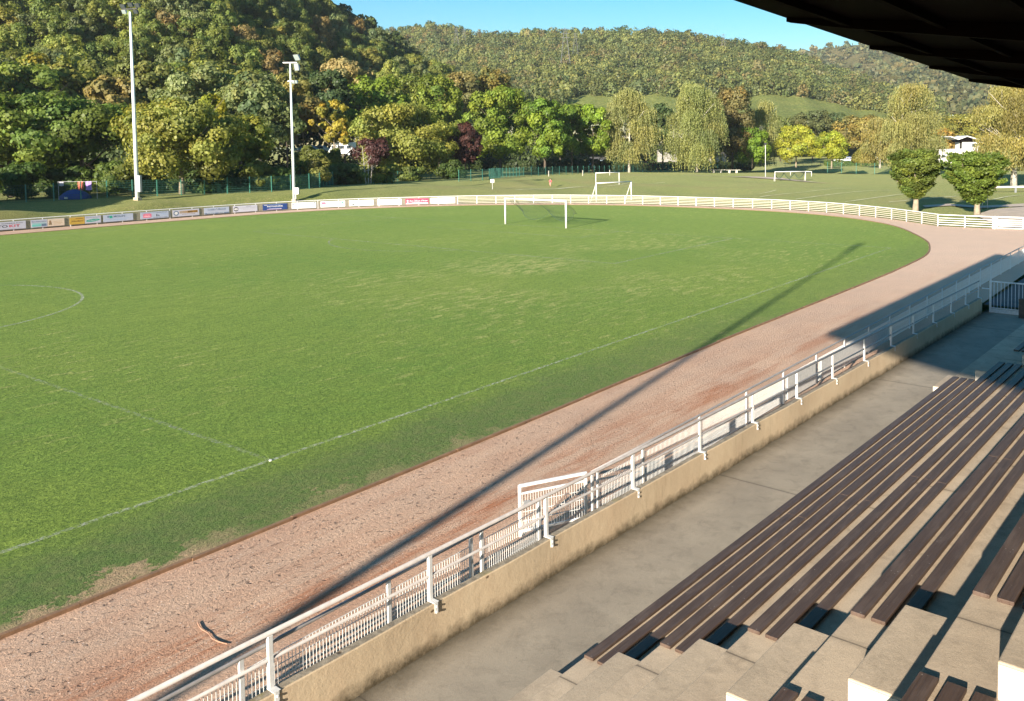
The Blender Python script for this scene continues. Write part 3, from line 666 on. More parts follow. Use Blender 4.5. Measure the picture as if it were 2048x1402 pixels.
# fallen stick / hose on the track
pts = [gz(395, 1244, 0.02), gz(402, 1257, 0.02), (gz(416, 1266, 0.02)), gz(424, 1276, 0.02), gz(437, 1283, 0.02), gz(455, 1288, 0.02)]
cu = catmull([np.array(p) for p in pts], 5)
o = MB().tube([tuple(p) for p in cu], [0.008+0.002*math.sin(i*0.4) for i in range(len(cu))], 6).build('fallen_branch', plain('branch_wood', (0.42, 0.23, 0.15), 0.9, 0, 0.3, 8), smooth=True)
tag(o, 'thin crooked reddish stick lying on the gravel track', 'branch')

# =================================================================== VEGETATION
NR_ = np.random.default_rng(11)
def leaf_quads(P, N, size, asp=1.0, rs=None, hang=False):
    "one quad per leaf clump; P centres, N normals, size half widths"
    rs = rs or NR_; n = len(P)
    N = N/np.maximum(np.linalg.norm(N, axis=1, keepdims=True), 1e-6)
    if hang:
        a = rs.uniform(0, 2*np.pi, n); T = np.stack([np.cos(a), np.sin(a), 0*a], 1)
        B = np.stack([0.12*rs.normal(size=n), 0.12*rs.normal(size=n), -np.ones(n)], 1)
    else:
        A = rs.normal(size=(n, 3)); T = np.cross(N, A); T /= np.maximum(np.linalg.norm(T, axis=1, keepdims=True), 1e-6); B = np.cross(N, T)
    s = size[:, None]; b = s*asp
    V = np.stack([P-T*s*0.75-B*b*0.6, P+T*s*0.75-B*b*0.75, P+T*s+B*b*0.55, P-T*s*0.55+B*b], 1)
    return V.reshape(-1, 3)
def sphere_dirs(n, rs):
    v = rs.normal(size=(n, 3)); return v/np.linalg.norm(v, axis=1, keepdims=True)
def crown(style, n, rx, h, leaf, seed, tintvar=0.18, tip=None, jit=0.45):
    "leaf cloud in a local frame: z 0..h, radius rx; returns verts, quads, tint"
    rs = np.random.default_rng(seed); c = np.array([0, 0, h/2]); S = np.array([rx, rx, h/2])
    if style in ('broad', 'open', 'bush'):
        nl = {'broad': 70, 'open': 30, 'bush': 20}[style]
        zz = rs.uniform(0.10, 0.90, nl); aa = rs.uniform(0, 2*np.pi, nl)
        lean = 1+0.16*np.sin(aa*2+seed)+0.10*np.sin(aa*3+seed*1.7)
        pr = np.interp(zz, [0, 0.12, 0.35, 0.6, 0.8, 0.92, 1.0], [0.50, 0.80, 0.98, 0.94, 0.70, 0.42, 0.15])*lean
        rr = pr*np.where(rs.random(nl) < 0.72, rs.uniform(0.62, 0.92, nl), rs.uniform(0.0, 0.6, nl))
        LC = np.stack([rx*rr*np.cos(aa), rx*rr*np.sin(aa), h*zz], 1); LR = rs.uniform(0.13, 0.30, nl)*(1.0 if style == 'broad' else (0.78 if style == 'open' else 1.35))
        li = rs.choice(nl, n, p=(LR**2)/(LR**2).sum()); d = sphere_dirs(n, rs)
        d[:, 2] = np.abs(d[:, 2])*np.where(rs.random(n) < 0.72, 1, -1)
        rad = LR[li]*rs.uniform(0.45, 1.12, n)**0.8*np.where(rs.random(n) < 0.05, 1.45, 1.0)
        P = LC[li]+d*rad[:, None]*np.array([rx, rx, (h/2+rx)/2*0.9]); P[:, 2] = np.clip(P[:, 2], -0.03*h, 1.06*h)
        N = d+jit*rs.normal(size=(n, 3)); out = (P-c)/S; N += out*0.5
        lt = 1+tintvar*rs.normal(size=(nl, 1)); tint = lt[li]*np.ones((1, 3)); hue = rs.normal(size=(nl, 1))[li]*0.10
        size = leaf*rs.uniform(0.55, 1.25, n); V = leaf_quads(P, N, size, 1.0, rs)
    elif style == 'weep':
        nl = 46; z = rs.uniform(0.12, 0.93, nl); a = rs.uniform(0, 2*np.pi, nl)
        prof = np.interp(z, [0, 0.15, 0.4, 0.7, 0.9, 1.0], [0.72, 0.95, 1.0, 0.74, 0.42, 0.12]); r = prof*rs.uniform(0.35, 0.9, nl)
        LC = np.stack([rx*r*np.cos(a), rx*r*np.sin(a), h*z], 1)
        ns = n//7; li = rs.integers(0, nl, ns); d = sphere_dirs(ns, rs); d[:, 2] = np.abs(d[:, 2])*0.8
        top = LC[li]+d*np.array([rx*0.30, rx*0.30, h*0.10])*rs.uniform(0.5, 1.1, (ns, 1))
        L = rs.uniform(0.08, 0.22, ns)*h; k = np.arange(7)/6.0
        P = top[:, None, :]+np.stack([d[:, None, 0]*0.25*k[None]*L[:, None]*0.5, d[:, None, 1]*0.25*k[None]*L[:, None]*0.5, -k[None]*L[:, None]], -1)
        P = P.reshape(-1, 3)+rs.normal(size=(ns*7, 3))*leaf*0.35; P[:, 2] = np.maximum(P[:, 2], -0.02*h)
        li = np.repeat(li, 7); nn = len(P); N = np.repeat(d, 7, axis=0)
        lt = 1+tintvar*rs.normal(size=(nl, 1)); tint = lt[li]*np.ones((1, 3)); hue = rs.normal(size=(nl, 1))[li]*0.07
        V = leaf_quads(P, N, leaf*0.62*rs.uniform(0.6, 1.2, nn), 2.4, rs, hang=True); n = nn
    elif style == 'fan':
        nl = 170; u = rs.uniform(0.0, 1, nl)**0.6; a = rs.uniform(0, 2*np.pi, nl)
        z = rs.uniform(0.06, 0.95, nl); prof = np.interp(z, [0, 0.10, 0.3, 0.5, 0.66, 0.82, 0.93, 1.0], [0.06, 0.26, 0.62, 0.88, 1.0, 0.94, 0.70, 0.38])*(1+0.13*np.sin(a*2+seed)+0.08*np.sin(a*5+seed*2))
        r = prof*np.where(rs.random(nl) < 0.7, rs.uniform(0.72, 0.97, nl), rs.uniform(0.2, 0.7, nl))
        LC = np.stack([rx*r*np.cos(a), rx*r*np.sin(a), h*z], 1)
        li = rs.integers(0, nl, n); d = sphere_dirs(n, rs)
        P = LC[li]+d*np.array([rx*0.23, rx*0.23, h*0.06])*rs.uniform(0.3, 1.0, (n, 1))
        fl = rs.random(n) < 0.22; zf = rs.uniform(0.12, 0.9, n); af = rs.uniform(0, 2*np.pi, n); rf_ = rx*np.interp(zf, [0, 0.3, 0.6, 1], [0.1, 0.5, 0.75, 0.5])*np.sqrt(rs.random(n))
        P = np.where(fl[:, None], np.stack([rf_*np.cos(af), rf_*np.sin(af), h*zf], 1), P)
        rad = np.hypot(P[:, 0], P[:, 1]); P[:, 2] += np.where(fl, 0, 1)*(rad-np.hypot(LC[li, 0], LC[li, 1]))*0.45 + 0.0
        N = np.stack([P[:, 0]/rx*0.6, P[:, 1]/rx*0.6, np.ones(n)*0.8], 1)+0.55*rs.normal(size=(n, 3))
        lt = 1+tintvar*rs.normal(size=(nl, 1)); tint = lt[li]*np.ones((1, 3)); hue = rs.normal(size=(nl, 1))[li]*0.08
        V = leaf_quads(P, N, leaf*rs.uniform(0.5, 1.2, n), 1.3, rs)
    elif style == 'cone':
        z = rs.uniform(0, 1, n)**1.25; a = rs.uniform(0, 2*np.pi, n)
        prof = np.interp(z, [0, 0.12, 0.4, 0.75, 1.0], [0.75, 1.0, 0.82, 0.42, 0.03])
        r = prof*rs.uniform(0.78, 1.03, n)*(1+0.08*np.sin(a*5+z*9)); P = np.stack([rx*r*np.cos(a), rx*r*np.sin(a), h*z], 1)
        N = np.stack([np.cos(a), np.sin(a), 0*a+0.5], 1)+0.6*rs.normal(size=(n, 3)); tint = np.ones((n, 3)); hue = np.zeros((n, 1))
        V = leaf_quads(P, N, leaf*rs.uniform(0.5, 1.2, n), 1.2, rs)
    elif style == 'hedge':      # rx = half length, tip = half thickness
        P = rs.uniform(-1, 1, (n, 3)); ax = rs.integers(0, 3, n); sg = np.where(rs.random(n) < 0.5, -1, 1)
        for k in range(3): P[:, k] = np.where(ax == k, np.where(k == 2, 1, sg)*rs.uniform(0.85, 1.05, n), P[:, k])
        N = P.copy()*np.array([0.2, 1, 1])+0.7*rs.normal(size=(n, 3)); P = P*np.array([rx, tip, h/2])+np.array([0, 0, h/2]); tint = np.ones((n, 3)); hue = np.zeros((n, 1))
        P[:, 2] += 0.10*h*np.sin(P[:, 0]*1.1+seed)+0.06*h*np.sin(P[:, 0]*2.9)
        V = leaf_quads(P, N, leaf*rs.uniform(0.5, 1.3, n), 1.0, rs)
    tint = tint*np.concatenate([1+hue*0.8, 1+hue*0.1, 1-hue*0.6], 1)
    Q = np.arange(4*n).reshape(n, 4); return V, Q, np.clip(np.repeat(tint, 4, axis=0), 0.35, 1.9)
def trunk_mesh(mb, h, r, seed, limbs=5, top=0.75, rx=3.0, hang=0.0):
    rs = random.Random(seed); pts = []; rad = []
    for k in range(7):
        u = k/6; pts.append((0.12*r*3*math.sin(u*3+seed), 0.12*r*3*math.cos(u*2.3+seed*2)-0.36*r, h*u*top)); rad.append(r*(1.25 if k == 0 else 1)*(1-0.75*u))
    pts[0] = (pts[0][0], pts[0][1], -0.4)
    mb.tube(pts, rad, 8)
    for i in range(limbs):
        u = rs.uniform(0.32, 0.9); a = i*2.4+rs.uniform(-0.4, 0.4); b0 = Vector(pts[int(u*6)]); L = rx*rs.uniform(0.55, 0.85)
        e = b0+Vector((math.cos(a)*L, math.sin(a)*L, rs.uniform(0.4, 1.0)*L)); m = b0.lerp(e, 0.5)+Vector((0, 0, -0.08*L))
        rr = r*(1-0.75*u)*0.6; mb.tube([b0, m, e], [rr, rr*0.65, rr*0.25], 6)
        e2 = m+Vector((math.cos(a+0.8)*L*0.5, math.sin(a+0.8)*L*0.5, L*0.5)); mb.tube([m, e2], [rr*0.5, rr*0.15], 5)
SEED = [100]
def tree(name, label, cat, px, d, ytop, ybot, wpx, style, col, n, leaf, bark=None, trunk=0.25, group=None, limbs=5, dx=0.0, zb=None, tintvar=0.18, trunks=1):
    SEED[0] += 1
    p = at(px, 330, d); g = h1(p[0], p[1]) if zb is None else zb
    if g < -0.5: g = 0.0
    zt = at(px, ytop, d)[2]; zc = at(px, ybot, d)[2] if ybot is not None else g
    zc = max(zc, g); rx = wpx/2/CF*d
    o = thing(name, label, cat, (p[0], p[1], g), 0, group)
    V, Q, T = crown(style, int(n*2.3), rx, zt-zc, leaf*0.62, SEED[0], tintvar*0.75)
    me = quads_mesh('crown', V, Q, T); c = new_obj('crown', me, o, [M_LEAF]); c.location = (dx, 0, zc-g); c.color = (*col, 1)
    if bark is not None:
        for k in range(trunks):
            mb = MB(); trunk_mesh(mb, zt-g, trunk, SEED[0]+k*7, limbs, 0.80, rx)
            tk = mb.build('trunk', bark, o, smooth=True); tk.location = ((k-(trunks-1)/2)*0.9+dx*0.0, 0.5*k, 0)
            if trunks > 1: tk.rotation_euler = (0, (k-(trunks-1)/2)*0.10, 0)
    return o
YG = (0.215, 0.225, 0.058); OL = (0.150, 0.160, 0.040); DG = (0.052, 0.085, 0.022); MG = (0.125, 0.165, 0.038); GG = (0.175, 0.200, 0.092); BG = (0.150, 0.215, 0.030)
BIR = (0.225, 0.225, 0.090); OR_ = (0.30, 0.20, 0.065); YE = (0.300, 0.300, 0.042); PU = (0.085, 0.035, 0.035); BLN = (0.32, 0.25, 0.12); HB = (0.128, 0.160, 0.038)
# --- two clipped hornbeams and their neighbours by the end gate
tree('hornbeam', 'small fan-shaped green tree with pale trunk behind the white track fence, left of the pair', 'tree', 1830, 92, 299, 400, 112, 'fan', HB, 15000, 0.16, M_PLANEB, 0.34, limbs=7, zb=0.0, tintvar=0.28)
tree('hornbeam', 'small fan-shaped tree with dark forked trunk near the end gate, right of the pair', 'tree', 1950, 88, 304, 410, 128, 'fan', (0.115, 0.155, 0.032), 17000, 0.16, M_PLANEB, 0.32, limbs=7, zb=0.0, tintvar=0.25)
# --- row behind the green fence, left to right
tree('leafy_tree', 'dark green spreading tree at the far left edge above the shaded bank', 'tree', 20, 108, 190, 330, 300, 'broad', MG, 9000, 0.36, M_STUMP, 0.4, tintvar=0.3)
tree('leafy_tree', 'dark green spreading tree above the blue tent on the left', 'tree', 165, 112, 205, 318, 240, 'broad', (0.115, 0.155, 0.036), 8000, 0.36, M_STUMP, 0.35, tintvar=0.3)
tree('plane_tree', 'big round yellow-green tree with a pale short trunk right of the tall floodlight mast', 'tree', 362, 106, 186, 368, 238, 'broad', YG, 15000, 0.27, M_PLANEB, 0.34, tintvar=0.16)
tree('leafy_tree', 'yellow-green tree whose top rises behind the big round yellow-green tree', 'tree', 425, 128, 188, 330, 90, 'broad', (0.24, 0.24, 0.03), 4000, 0.34, M_STUMP, 0.25)
tree('leafy_tree', 'small olive-yellow tree over the shrubs between the yellow-green tree and the second mast', 'tree', 497, 122, 232, 330, 108, 'broad', (0.20, 0.20, 0.035), 4200, 0.32, M_BIRCH, 0.2)
tree('leafy_tree', 'broad grey-green tree behind the shrubs left of the second mast', 'tree', 420, 168, 132, 300, 190, 'broad', GG, 7000, 0.5, M_STUMP, 0.4)
tree('leafy_tree', 'grey-green tree rising just left of the second mast', 'tree', 520, 165, 150, 300, 150, 'broad', (0.165, 0.195, 0.085), 6000, 0.48, M_STUMP, 0.4)
tree('leafy_tree', 'dull brown-gold tree just right of the second mast', 'tree', 608, 172, 190, 268, 80, 'broad', (0.20, 0.15, 0.05), 3000, 0.45, M_STUMP, 0.25)
tree('leafy_tree', 'pale olive tree behind the top of the second mast', 'tree', 575, 195, 150, 240, 120, 'broad', (0.23, 0.22, 0.075), 4000, 0.5, M_STUMP, 0.25)
tree('pine_tree', 'dark round pine between the second mast and the straw-coloured tree', 'tree', 660, 200, 142, 240, 105, 'broad', (0.055, 0.085, 0.035), 5000, 0.42, M_STUMP, 0.3, tintvar=0.08)
tree('leafy_tree', 'straw-coloured tree standing behind the dark round pine', 'tree', 690, 222, 122, 200, 115, 'broad', BLN, 4500, 0.5, M_STUMP, 0.3)
tree('maple_tree', 'orange-yellow open tree with pale slanting limbs above the white van', 'tree', 668, 158, 198, 292, 84, 'open', (0.30, 0.245, 0.045), 3600, 0.36, M_PLANEB, 0.2, limbs=8)
tree('plane_tree', 'bright green tree behind the big yellow plane tree', 'tree', 760, 218, 150, 290, 140, 'broad', BG, 6500, 0.5, M_STUMP, 0.4)
tree('plane_tree', 'largest yellow plane tree with a dark trunk near the middle of the green fence', 'tree', 808, 176, 205, 346, 205, 'broad', (0.225, 0.235, 0.058), 15000, 0.36, M_STUMP, 0.45, tintvar=0.15)
tree('purple_plum', 'bare-legged purple shrub with pale stems left of the largest yellow plane', 'tree', 740, 138, 274, 332, 74, 'bush', PU, 1700, 0.24, M_BIRCH, 0.09, limbs=9, trunks=3)
tree('purple_plum', 'dark purple tree between the yellow plane and the bright green row', 'tree', 930, 182, 244, 330, 66, 'broad', (0.075, 0.032, 0.030), 3500, 0.34, M_STUMP, 0.2)
tree('plane_tree', 'tall bright green tree rising behind the dark purple tree', 'tree', 880, 226, 150, 300, 120, 'broad', (0.165, 0.21, 0.035), 6500, 0.5, M_STUMP, 0.4)
tree('leafy_tree', 'tree with russet top behind the bright green row', 'tree', 930, 285, 140, 240, 90, 'broad', (0.20, 0.165, 0.065), 3200, 0.6, M_STUMP, 0.3)
tree('leafy_tree', 'olive tree with brownish top behind the tallest of the bright green row', 'tree', 985, 290, 132, 240, 80, 'broad', (0.21, 0.17, 0.05), 3000, 0.6, M_STUMP, 0.3)
tree('plane_tree', 'tallest of the bright green trees in the row beside the field', 'tree', 1000, 214, 164, 320, 125, 'broad', (0.165, 0.215, 0.034), 9000, 0.42, M_STUMP, 0.38, tintvar=0.22)
tree('plane_tree', 'bright green tree second from the right-hand birch', 'tree', 1090, 216, 190, 318, 112, 'broad', (0.150, 0.210, 0.030), 8000, 0.42, M_STUMP, 0.34, tintvar=0.22)
tree('plane_tree', 'dark-sided green tree in the middle of the last three of the row', 'tree', 1143, 232, 205, 318, 74, 'broad', (0.135, 0.195, 0.030), 5000, 0.42, M_STUMP, 0.3, tintvar=0.22)
tree('plane_tree', 'last bright green tree of the row, touching the first birch', 'tree', 1186, 232, 208, 312, 76, 'broad', (0.160, 0.225, 0.028), 5000, 0.42, M_STUMP, 0.3, tintvar=0.2)
tree('birch_tree', 'weeping birch with one white trunk right of the bright green row', 'tree', 1258, 234, 176, 322, 116, 'weep', BIR, 14000, 0.27, M_BIRCH, 0.33, limbs=7)
tree('birch_tree', 'tallest weeping birch with twin white trunks left of the concrete tables', 'tree', 1394, 236, 162, 338, 124, 'weep', (0.215, 0.225, 0.082), 17000, 0.27, M_BIRCH, 0.30, limbs=7, trunks=2)
tree('leafy_tree', 'dark green tree filling the gap between the two tall birches', 'tree', 1325, 275, 205, 310, 60, 'broad', (0.070, 0.100, 0.040), 2600, 0.5, M_STUMP, 0.3)
tree('leafy_tree', 'brownish tree right of the tallest birch with a dark shaded side', 'tree', 1465, 262, 168, 325, 86, 'broad', (0.165, 0.14, 0.06), 5000, 0.5, M_STUMP, 0.35)
tree('birch_tree', 'smaller weeping birch behind the small bright green tree', 'tree', 1522, 282, 196, 330, 92, 'weep', BIR, 9000, 0.30, M_BIRCH, 0.25)
tree('robinia_tree', 'small bright green tree beside the thin street lamp', 'tree', 1504, 262, 250, 330, 78, 'broad', (0.155, 0.235, 0.030), 5000, 0.34, M_PLANEB, 0.26)
tree('robinia_tree', 'lemon-yellow tree left of its smaller yellow neighbour', 'tree', 1592, 268, 250, 324, 96, 'broad', YE, 5500, 0.36, M_PLANEB, 0.26)
tree('robinia_tree', 'smaller lemon-yellow tree with a forked pale trunk', 'tree', 1662, 250, 264, 324, 80, 'broad', (0.27, 0.295, 0.040), 4200, 0.34, M_PLANEB, 0.26, limbs=6)
tree('leafy_tree', 'golden-brown tree behind the two yellow trees', 'tree', 1722, 330, 232, 300, 120, 'broad', (0.24, 0.19, 0.06), 5000, 0.55, M_STUMP, 0.3)
tree('leafy_tree', 'grey-green tree beside the red-roofed house', 'tree', 1625, 345, 222, 280, 90, 'broad', (0.115, 0.125, 0.055), 3500, 0.55, M_STUMP, 0.3)
tree('leafy_tree', 'dark grey-green tree behind the golden-brown tree', 'tree', 1680, 350, 224, 280, 70, 'broad', (0.085, 0.11, 0.05), 2600, 0.55, M_STUMP, 0.3)
tree('willow_tree', 'tall weeping willow behind the left small fan-shaped tree', 'tree', 1822, 215, 166, 340, 132, 'weep', (0.225, 0.215, 0.082), 17000, 0.26, M_BIRCH, 0.35, limbs=7)
tree('willow_tree', 'lower weeping tree leaning toward the thuja, left of the tall willow', 'tree', 1760, 250, 232, 330, 100, 'weep', (0.23, 0.205, 0.075), 8000, 0.28, M_BIRCH, 0.3)
tree('willow_tree', 'huge willow at the right edge with thick pale trunks', 'tree', 2028, 150, 164, 338, 175, 'weep', (0.225, 0.200, 0.070), 20000, 0.22, M_BIRCH, 0.42, limbs=7, trunks=2)
tree('leafy_tree', 'yellow-green tree behind the white house', 'tree', 1925, 380, 232, 300, 140, 'broad', (0.22, 0.20, 0.045), 5000, 0.6, M_STUMP, 0.3)
tree('leafy_tree', 'orange-brown tree left of the white house', 'tree', 1880, 360, 258, 310, 70, 'broad', (0.30, 0.20, 0.055), 2600, 0.55, M_STUMP, 0.3)
tree('thuja', 'clipped conical golden-green thuja standing on the lawn', 'tree', 1727, 300, 290, None, 50, 'cone', (0.19, 0.175, 0.045), 3500, 0.30, M_STUMP, 0.2, limbs=0)
# filler trees standing between the park and the hill
FILL = [(60, 150, 130, 250, 150, MG), (-60, 140, 120, 250, 170, OL), (150, 158, 128, 240, 120, (0.19, 0.19, 0.045)), (232, 150, 150, 250, 100, (0.21, 0.165, 0.06)), (200, 175, 118, 230, 110, (0.135, 0.15, 0.045)), (300, 172, 120, 235, 110, (0.155, 0.165, 0.055)),
        (100, 178, 108, 220, 130, (0.17, 0.18, 0.035)), (10, 180, 95, 220, 120, (0.155, 0.165, 0.04)), (345, 190, 128, 240, 120, (0.13, 0.165, 0.035)), (480, 205, 138, 240, 110, OL), (640, 235, 175, 260, 90, (0.11, 0.13, 0.045)), (835, 262, 150, 250, 110, (0.165, 0.195, 0.04)),
        (1040, 300, 195, 290, 90, (0.12, 0.15, 0.04)), (1215, 330, 215, 300, 90, (0.13, 0.14, 0.05)), (1290, 350, 225, 300, 80, (0.15, 0.14, 0.055)), (1560, 350, 232, 300, 80, (0.14, 0.16, 0.05)), (1800, 360, 225, 310, 100, (0.14, 0.15, 0.05)), (1980, 400, 215, 300, 160, (0.15, 0.145, 0.055)), (1430, 330, 215, 300, 80, (0.10, 0.12, 0.045)),
        (700, 262, 168, 262, 90, (0.13, 0.16, 0.045)), (790, 300, 150, 250, 90, (0.17, 0.17, 0.06)), (1120, 320, 205, 300, 90, (0.11, 0.14, 0.04)), (950, 330, 150, 260, 110, (0.10, 0.13, 0.04))]
for i, (px, d, yt, yb, wpx, col) in enumerate(FILL):
    side = 'far left' if px < 120 else ('left' if px < 280 else ('left of the second mast' if px < 500 else ('middle' if px < 900 else ('right of the middle' if px < 1250 else 'right'))))
    tree('leafy_tree', f'crown filling a gap behind the front park trees, {side}', 'tree', px, d, yt, yb, wpx, 'broad', col, 3000, 0.55, M_STUMP, 0.3, group=f'background park trees, {side}')
# shrubs and hedges behind the green fence
SH = [(30, 101, 330, 400, 120, DG, 'dark shrub under the tree at the far left edge'), (215, 104, 318, 385, 110, (0.10, 0.13, 0.03), 'lit green shrub between the hanging towels and the tall mast'), (130, 106, 335, 392, 90, DG, 'dark shrub behind the blue tent'), (300, 108, 345, 392, 70, DG, 'dark shrub behind the tall mast'),
      (428, 109, 352, 392, 90, DG, 'dark shrub just right of the big yellow-green tree trunk'), (512, 110, 320, 380, 70, (0.125, 0.14, 0.035), 'rounded olive shrub left of the second mast'), (560, 112, 335, 382, 60, DG, 'dark shrub left of the foot of the second mast'), (625, 118, 318, 372, 90, (0.165, 0.16, 0.045), 'feathery yellowish shrub right of the second mast'),
      (690, 128, 330, 372, 80, (0.10, 0.13, 0.045), 'grey-green shrub in front of the purple shrub'), (765, 142, 328, 366, 70, (0.155, 0.175, 0.04), 'low yellow-green shrub under the purple shrub'), (820, 165, 335, 362, 60, (0.12, 0.15, 0.04), 'low green bush at the foot of the largest plane'), (905, 176, 322, 356, 60, DG, 'dark bush at the foot of the dark purple tree')]
for px, d, yt, yb, wpx, col, lab in SH:
    tree('shrub', lab, 'shrub', px, d, yt, None, wpx, 'bush', col, 2600, 0.26, M_STUMP, 0.06, limbs=4)
def hedge(label, px0, px1, d, ytop, col, thick=1.0, n=4000, leaf=0.22):
    SEED[0] += 1
    a = at(px0, 330, d); b = at(px1, 330, d); m = (a+b)/2; g = h1(m[0], m[1]); zt = at((px0+px1)/2, ytop, d)[2]
    V, Q, T = crown('hedge', n, float(np.linalg.norm((b-a)[:2])/2), zt-g, leaf, SEED[0], tip=thick)
    o = new_obj('hedge', quads_mesh('hedge', V, Q, T), None, [M_LEAF]); o.location = (m[0], m[1], g); o.rotation_euler = (0, 0, math.atan2(b[1]-a[1], b[0]-a[0])); o.color = (*col, 1)
    return tag(o, label, 'hedge')
hedge('long clipped green hedge in front of the white building, behind the thuja', 1655, 1890, 325, 321, (0.11, 0.16, 0.035), 1.0, 9000)
hedge('clipped olive hedge in front of the parked white van', 596, 676, 140, 303, (0.115, 0.13, 0.035), 1.2, 4500)
hedge('dark hedge behind the leftmost shrubs', -60, 200, 118, 328, DG, 1.5, 9000, 0.26)
hedge('dark overgrown hedge behind the fence between the tall mast and the second mast', 200, 585, 116, 340, (0.06, 0.09, 0.026), 1.4, 12000, 0.24)
hedge('overgrown hedge under the white van, between the second mast and the purple shrub', 590, 720, 132, 345, (0.075, 0.10, 0.03), 1.2, 6000, 0.22)
hedge('dark hedge in the shade behind the largest yellow plane', 780, 960, 240, 300, (0.05, 0.075, 0.025), 2.0, 7000, 0.35)
hedge('tall dark hedge closing the view behind the shrubs at far left', -80, 330, 150, 280, (0.06, 0.085, 0.03), 2.5, 12000, 0.35)
hedge('tall dark hedge closing the view behind the parked cars', 480, 800, 235, 262, (0.055, 0.08, 0.028), 2.5, 10000, 0.4)
hedge('dark shrubbery behind the houses and birches', 960, 1500, 350, 288, (0.06, 0.085, 0.03), 3.0, 14000, 0.5)
hedge('dark low leaf strip standing in for tree shade behind the trunks of the bright green row', 955, 1215, 246, 322, (0.045, 0.065, 0.025), 2.5, 9000, 0.3)  # leaf strip added as a dark band where the ground is only shaded
hedge('added dark low leaf strip imitating tree shade behind the two tall birches', 1225, 1500, 290, 326, (0.05, 0.07, 0.027), 2.5, 9000, 0.32)  # another added strip, its dark leaves imitate the shade beyond the birch trunks
def shade_tree(x, y, hh, rx_, label):
    SEED[0] += 1; g = h1(x, y); o = thing('leafy_tree', label, 'tree', (x, y, g))
    V, Q, T = crown('broad', 9000, rx_, hh-1.5, 0.26, SEED[0], 0.15); c = new_obj('crown', quads_mesh('crown', V, Q, T), o, [M_LEAF]); c.location = (0, 0, 1.5); c.color = (*MG, 1)
    mb = MB(); trunk_mesh(mb, hh, 0.35, SEED[0], 5, 0.8, rx_); mb.build('trunk', M_STUMP, o, smooth=True)
T0 = at(150, 390, 99); dl = np.array([math.cos(SUN_AZ), math.sin(SUN_AZ)])
for k, (back, side, hh, rx_) in enumerate([(17, -4.5, 6.5, 4.5), (20, 1.5, 7.5, 4.5), (30, -2, 10.5, 5.5), (16, 7, 7.0, 4)]):
    q = T0[:2]-dl*back+np.array([-dl[1], dl[0]])*side
    shade_tree(q[0], q[1], hh, rx_, f'leafy tree standing off to the left of the shaded bank, {["nearest the tent", "second from the tent", "farthest from the tent", "behind the tent hedge"][k]}')

# =================================================================== HILLS
def hill_surface(cols, d0, nrow, seed):
    "cols: (pixel x, base row, base depth, ridge row, ridge depth) -> function (u, v) to a world point"
    C = np.array(cols, float); rs = np.random.default_rng(seed)
    def f(px, v):
        b = np.interp(px, C[:, 0], C[:, 1]); db = np.interp(px, C[:, 0], C[:, 2]); r = np.interp(px, C[:, 0], C[:, 3]); dr = np.interp(px, C[:, 0], C[:, 4])
        d = db+(dr-db)*v; e = v**0.9; y = b+(r-b)*e
        P = CAM+d*(_f+(px-PX)/CF*_r-(y-PY)/CF*_u); n = (np.sin(px*0.031+v*5)+np.sin(px*0.083+v*11+2))*0.006*d*v*(1-v)
        return np.array([P[0], P[1], P[2]+n])
    return f
def hill_mesh(name, f, x0, x1, nx, nv, mat):
    V = []; xs_ = np.linspace(x0, x1, nx)
    for x in xs_:
        for j in range(nv): V.append(f(x, j/(nv-1)))
        q = f(x, 1.0); dirv = (q-CAM)/np.linalg.norm((q-CAM)[:2]); V.append(q+np.array([dirv[0]*120, dirv[1]*120, -60])); 
    V = np.array(V); nv1 = nv+1; I = np.arange(nx*nv1).reshape(nx, nv1)
    Q = np.stack([I[:-1, :-1], I[1:, :-1], I[1:, 1:], I[:-1, 1:]], -1).reshape(-1, 4)
    me = quads_mesh(name, V, Q); me.shade_smooth(); return tag(new_obj(name, me, None, [mat]), kind='structure')
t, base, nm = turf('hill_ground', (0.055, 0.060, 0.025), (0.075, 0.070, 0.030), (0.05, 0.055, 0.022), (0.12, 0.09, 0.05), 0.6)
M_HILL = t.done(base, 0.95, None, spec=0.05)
t, base, nm = turf('meadow', (0.19, 0.225, 0.078), (0.25, 0.26, 0.095), (0.21, 0.235, 0.08), (0.36, 0.31, 0.16), 0.5)
rows = t.math('SINE', t.math('MULTIPLY', t.sep(t.scale(t.co, (1, 1, 1), rot=(0, 0, R(25))))[0], 2.0))
base = t.mix(t.math('MULTIPLY', t.ramp(rows, [(0.3, 0.0), (0.7, 1.0)]), 0.35), base, (0.085, 0.10, 0.03))
M_MEAD = t.done(base, 0.95, None, spec=0.05)
t, base, nm = turf('heath', (0.155, 0.130, 0.065), (0.19, 0.155, 0.08), (0.12, 0.12, 0.05), (0.30, 0.22, 0.13), 0.15, (0.5, 0.65))
M_HEATH = t.done(base, 0.95, None, spec=0.05)

HA = hill_surface([(-500, 320, 150, -420, 330), (0, 315, 165, -330, 350), (380, 300, 185, -260, 380), (560, 280, 215, -90, 410), (660, 265, 245, 2, 430), (720, 255, 265, 34, 440), (790, 240, 290, 84, 440), (850, 225, 320, 132, 440), (930, 215, 350, 178, 430)], 0, 0, 1)
HBk = hill_surface([(700, 285, 380, 100, 1050), (800, 262, 400, 66, 1080), (870, 255, 410, 60, 1060), (950, 250, 420, 76, 1030), (1000, 248, 420, 80, 1010), (1060, 248, 420, 77, 1000), (1150, 246, 420, 72, 980), (1250, 246, 430, 74, 960), (1350, 246, 430, 77, 940), (1400, 246, 430, 84, 930), (1450, 248, 430, 94, 920), (1500, 250, 430, 102, 910), (1560, 255, 430, 112, 900), (1640, 262, 440, 140, 860), (1750, 270, 450, 185, 800), (1900, 280, 470, 225, 700)], 0, 0, 2)
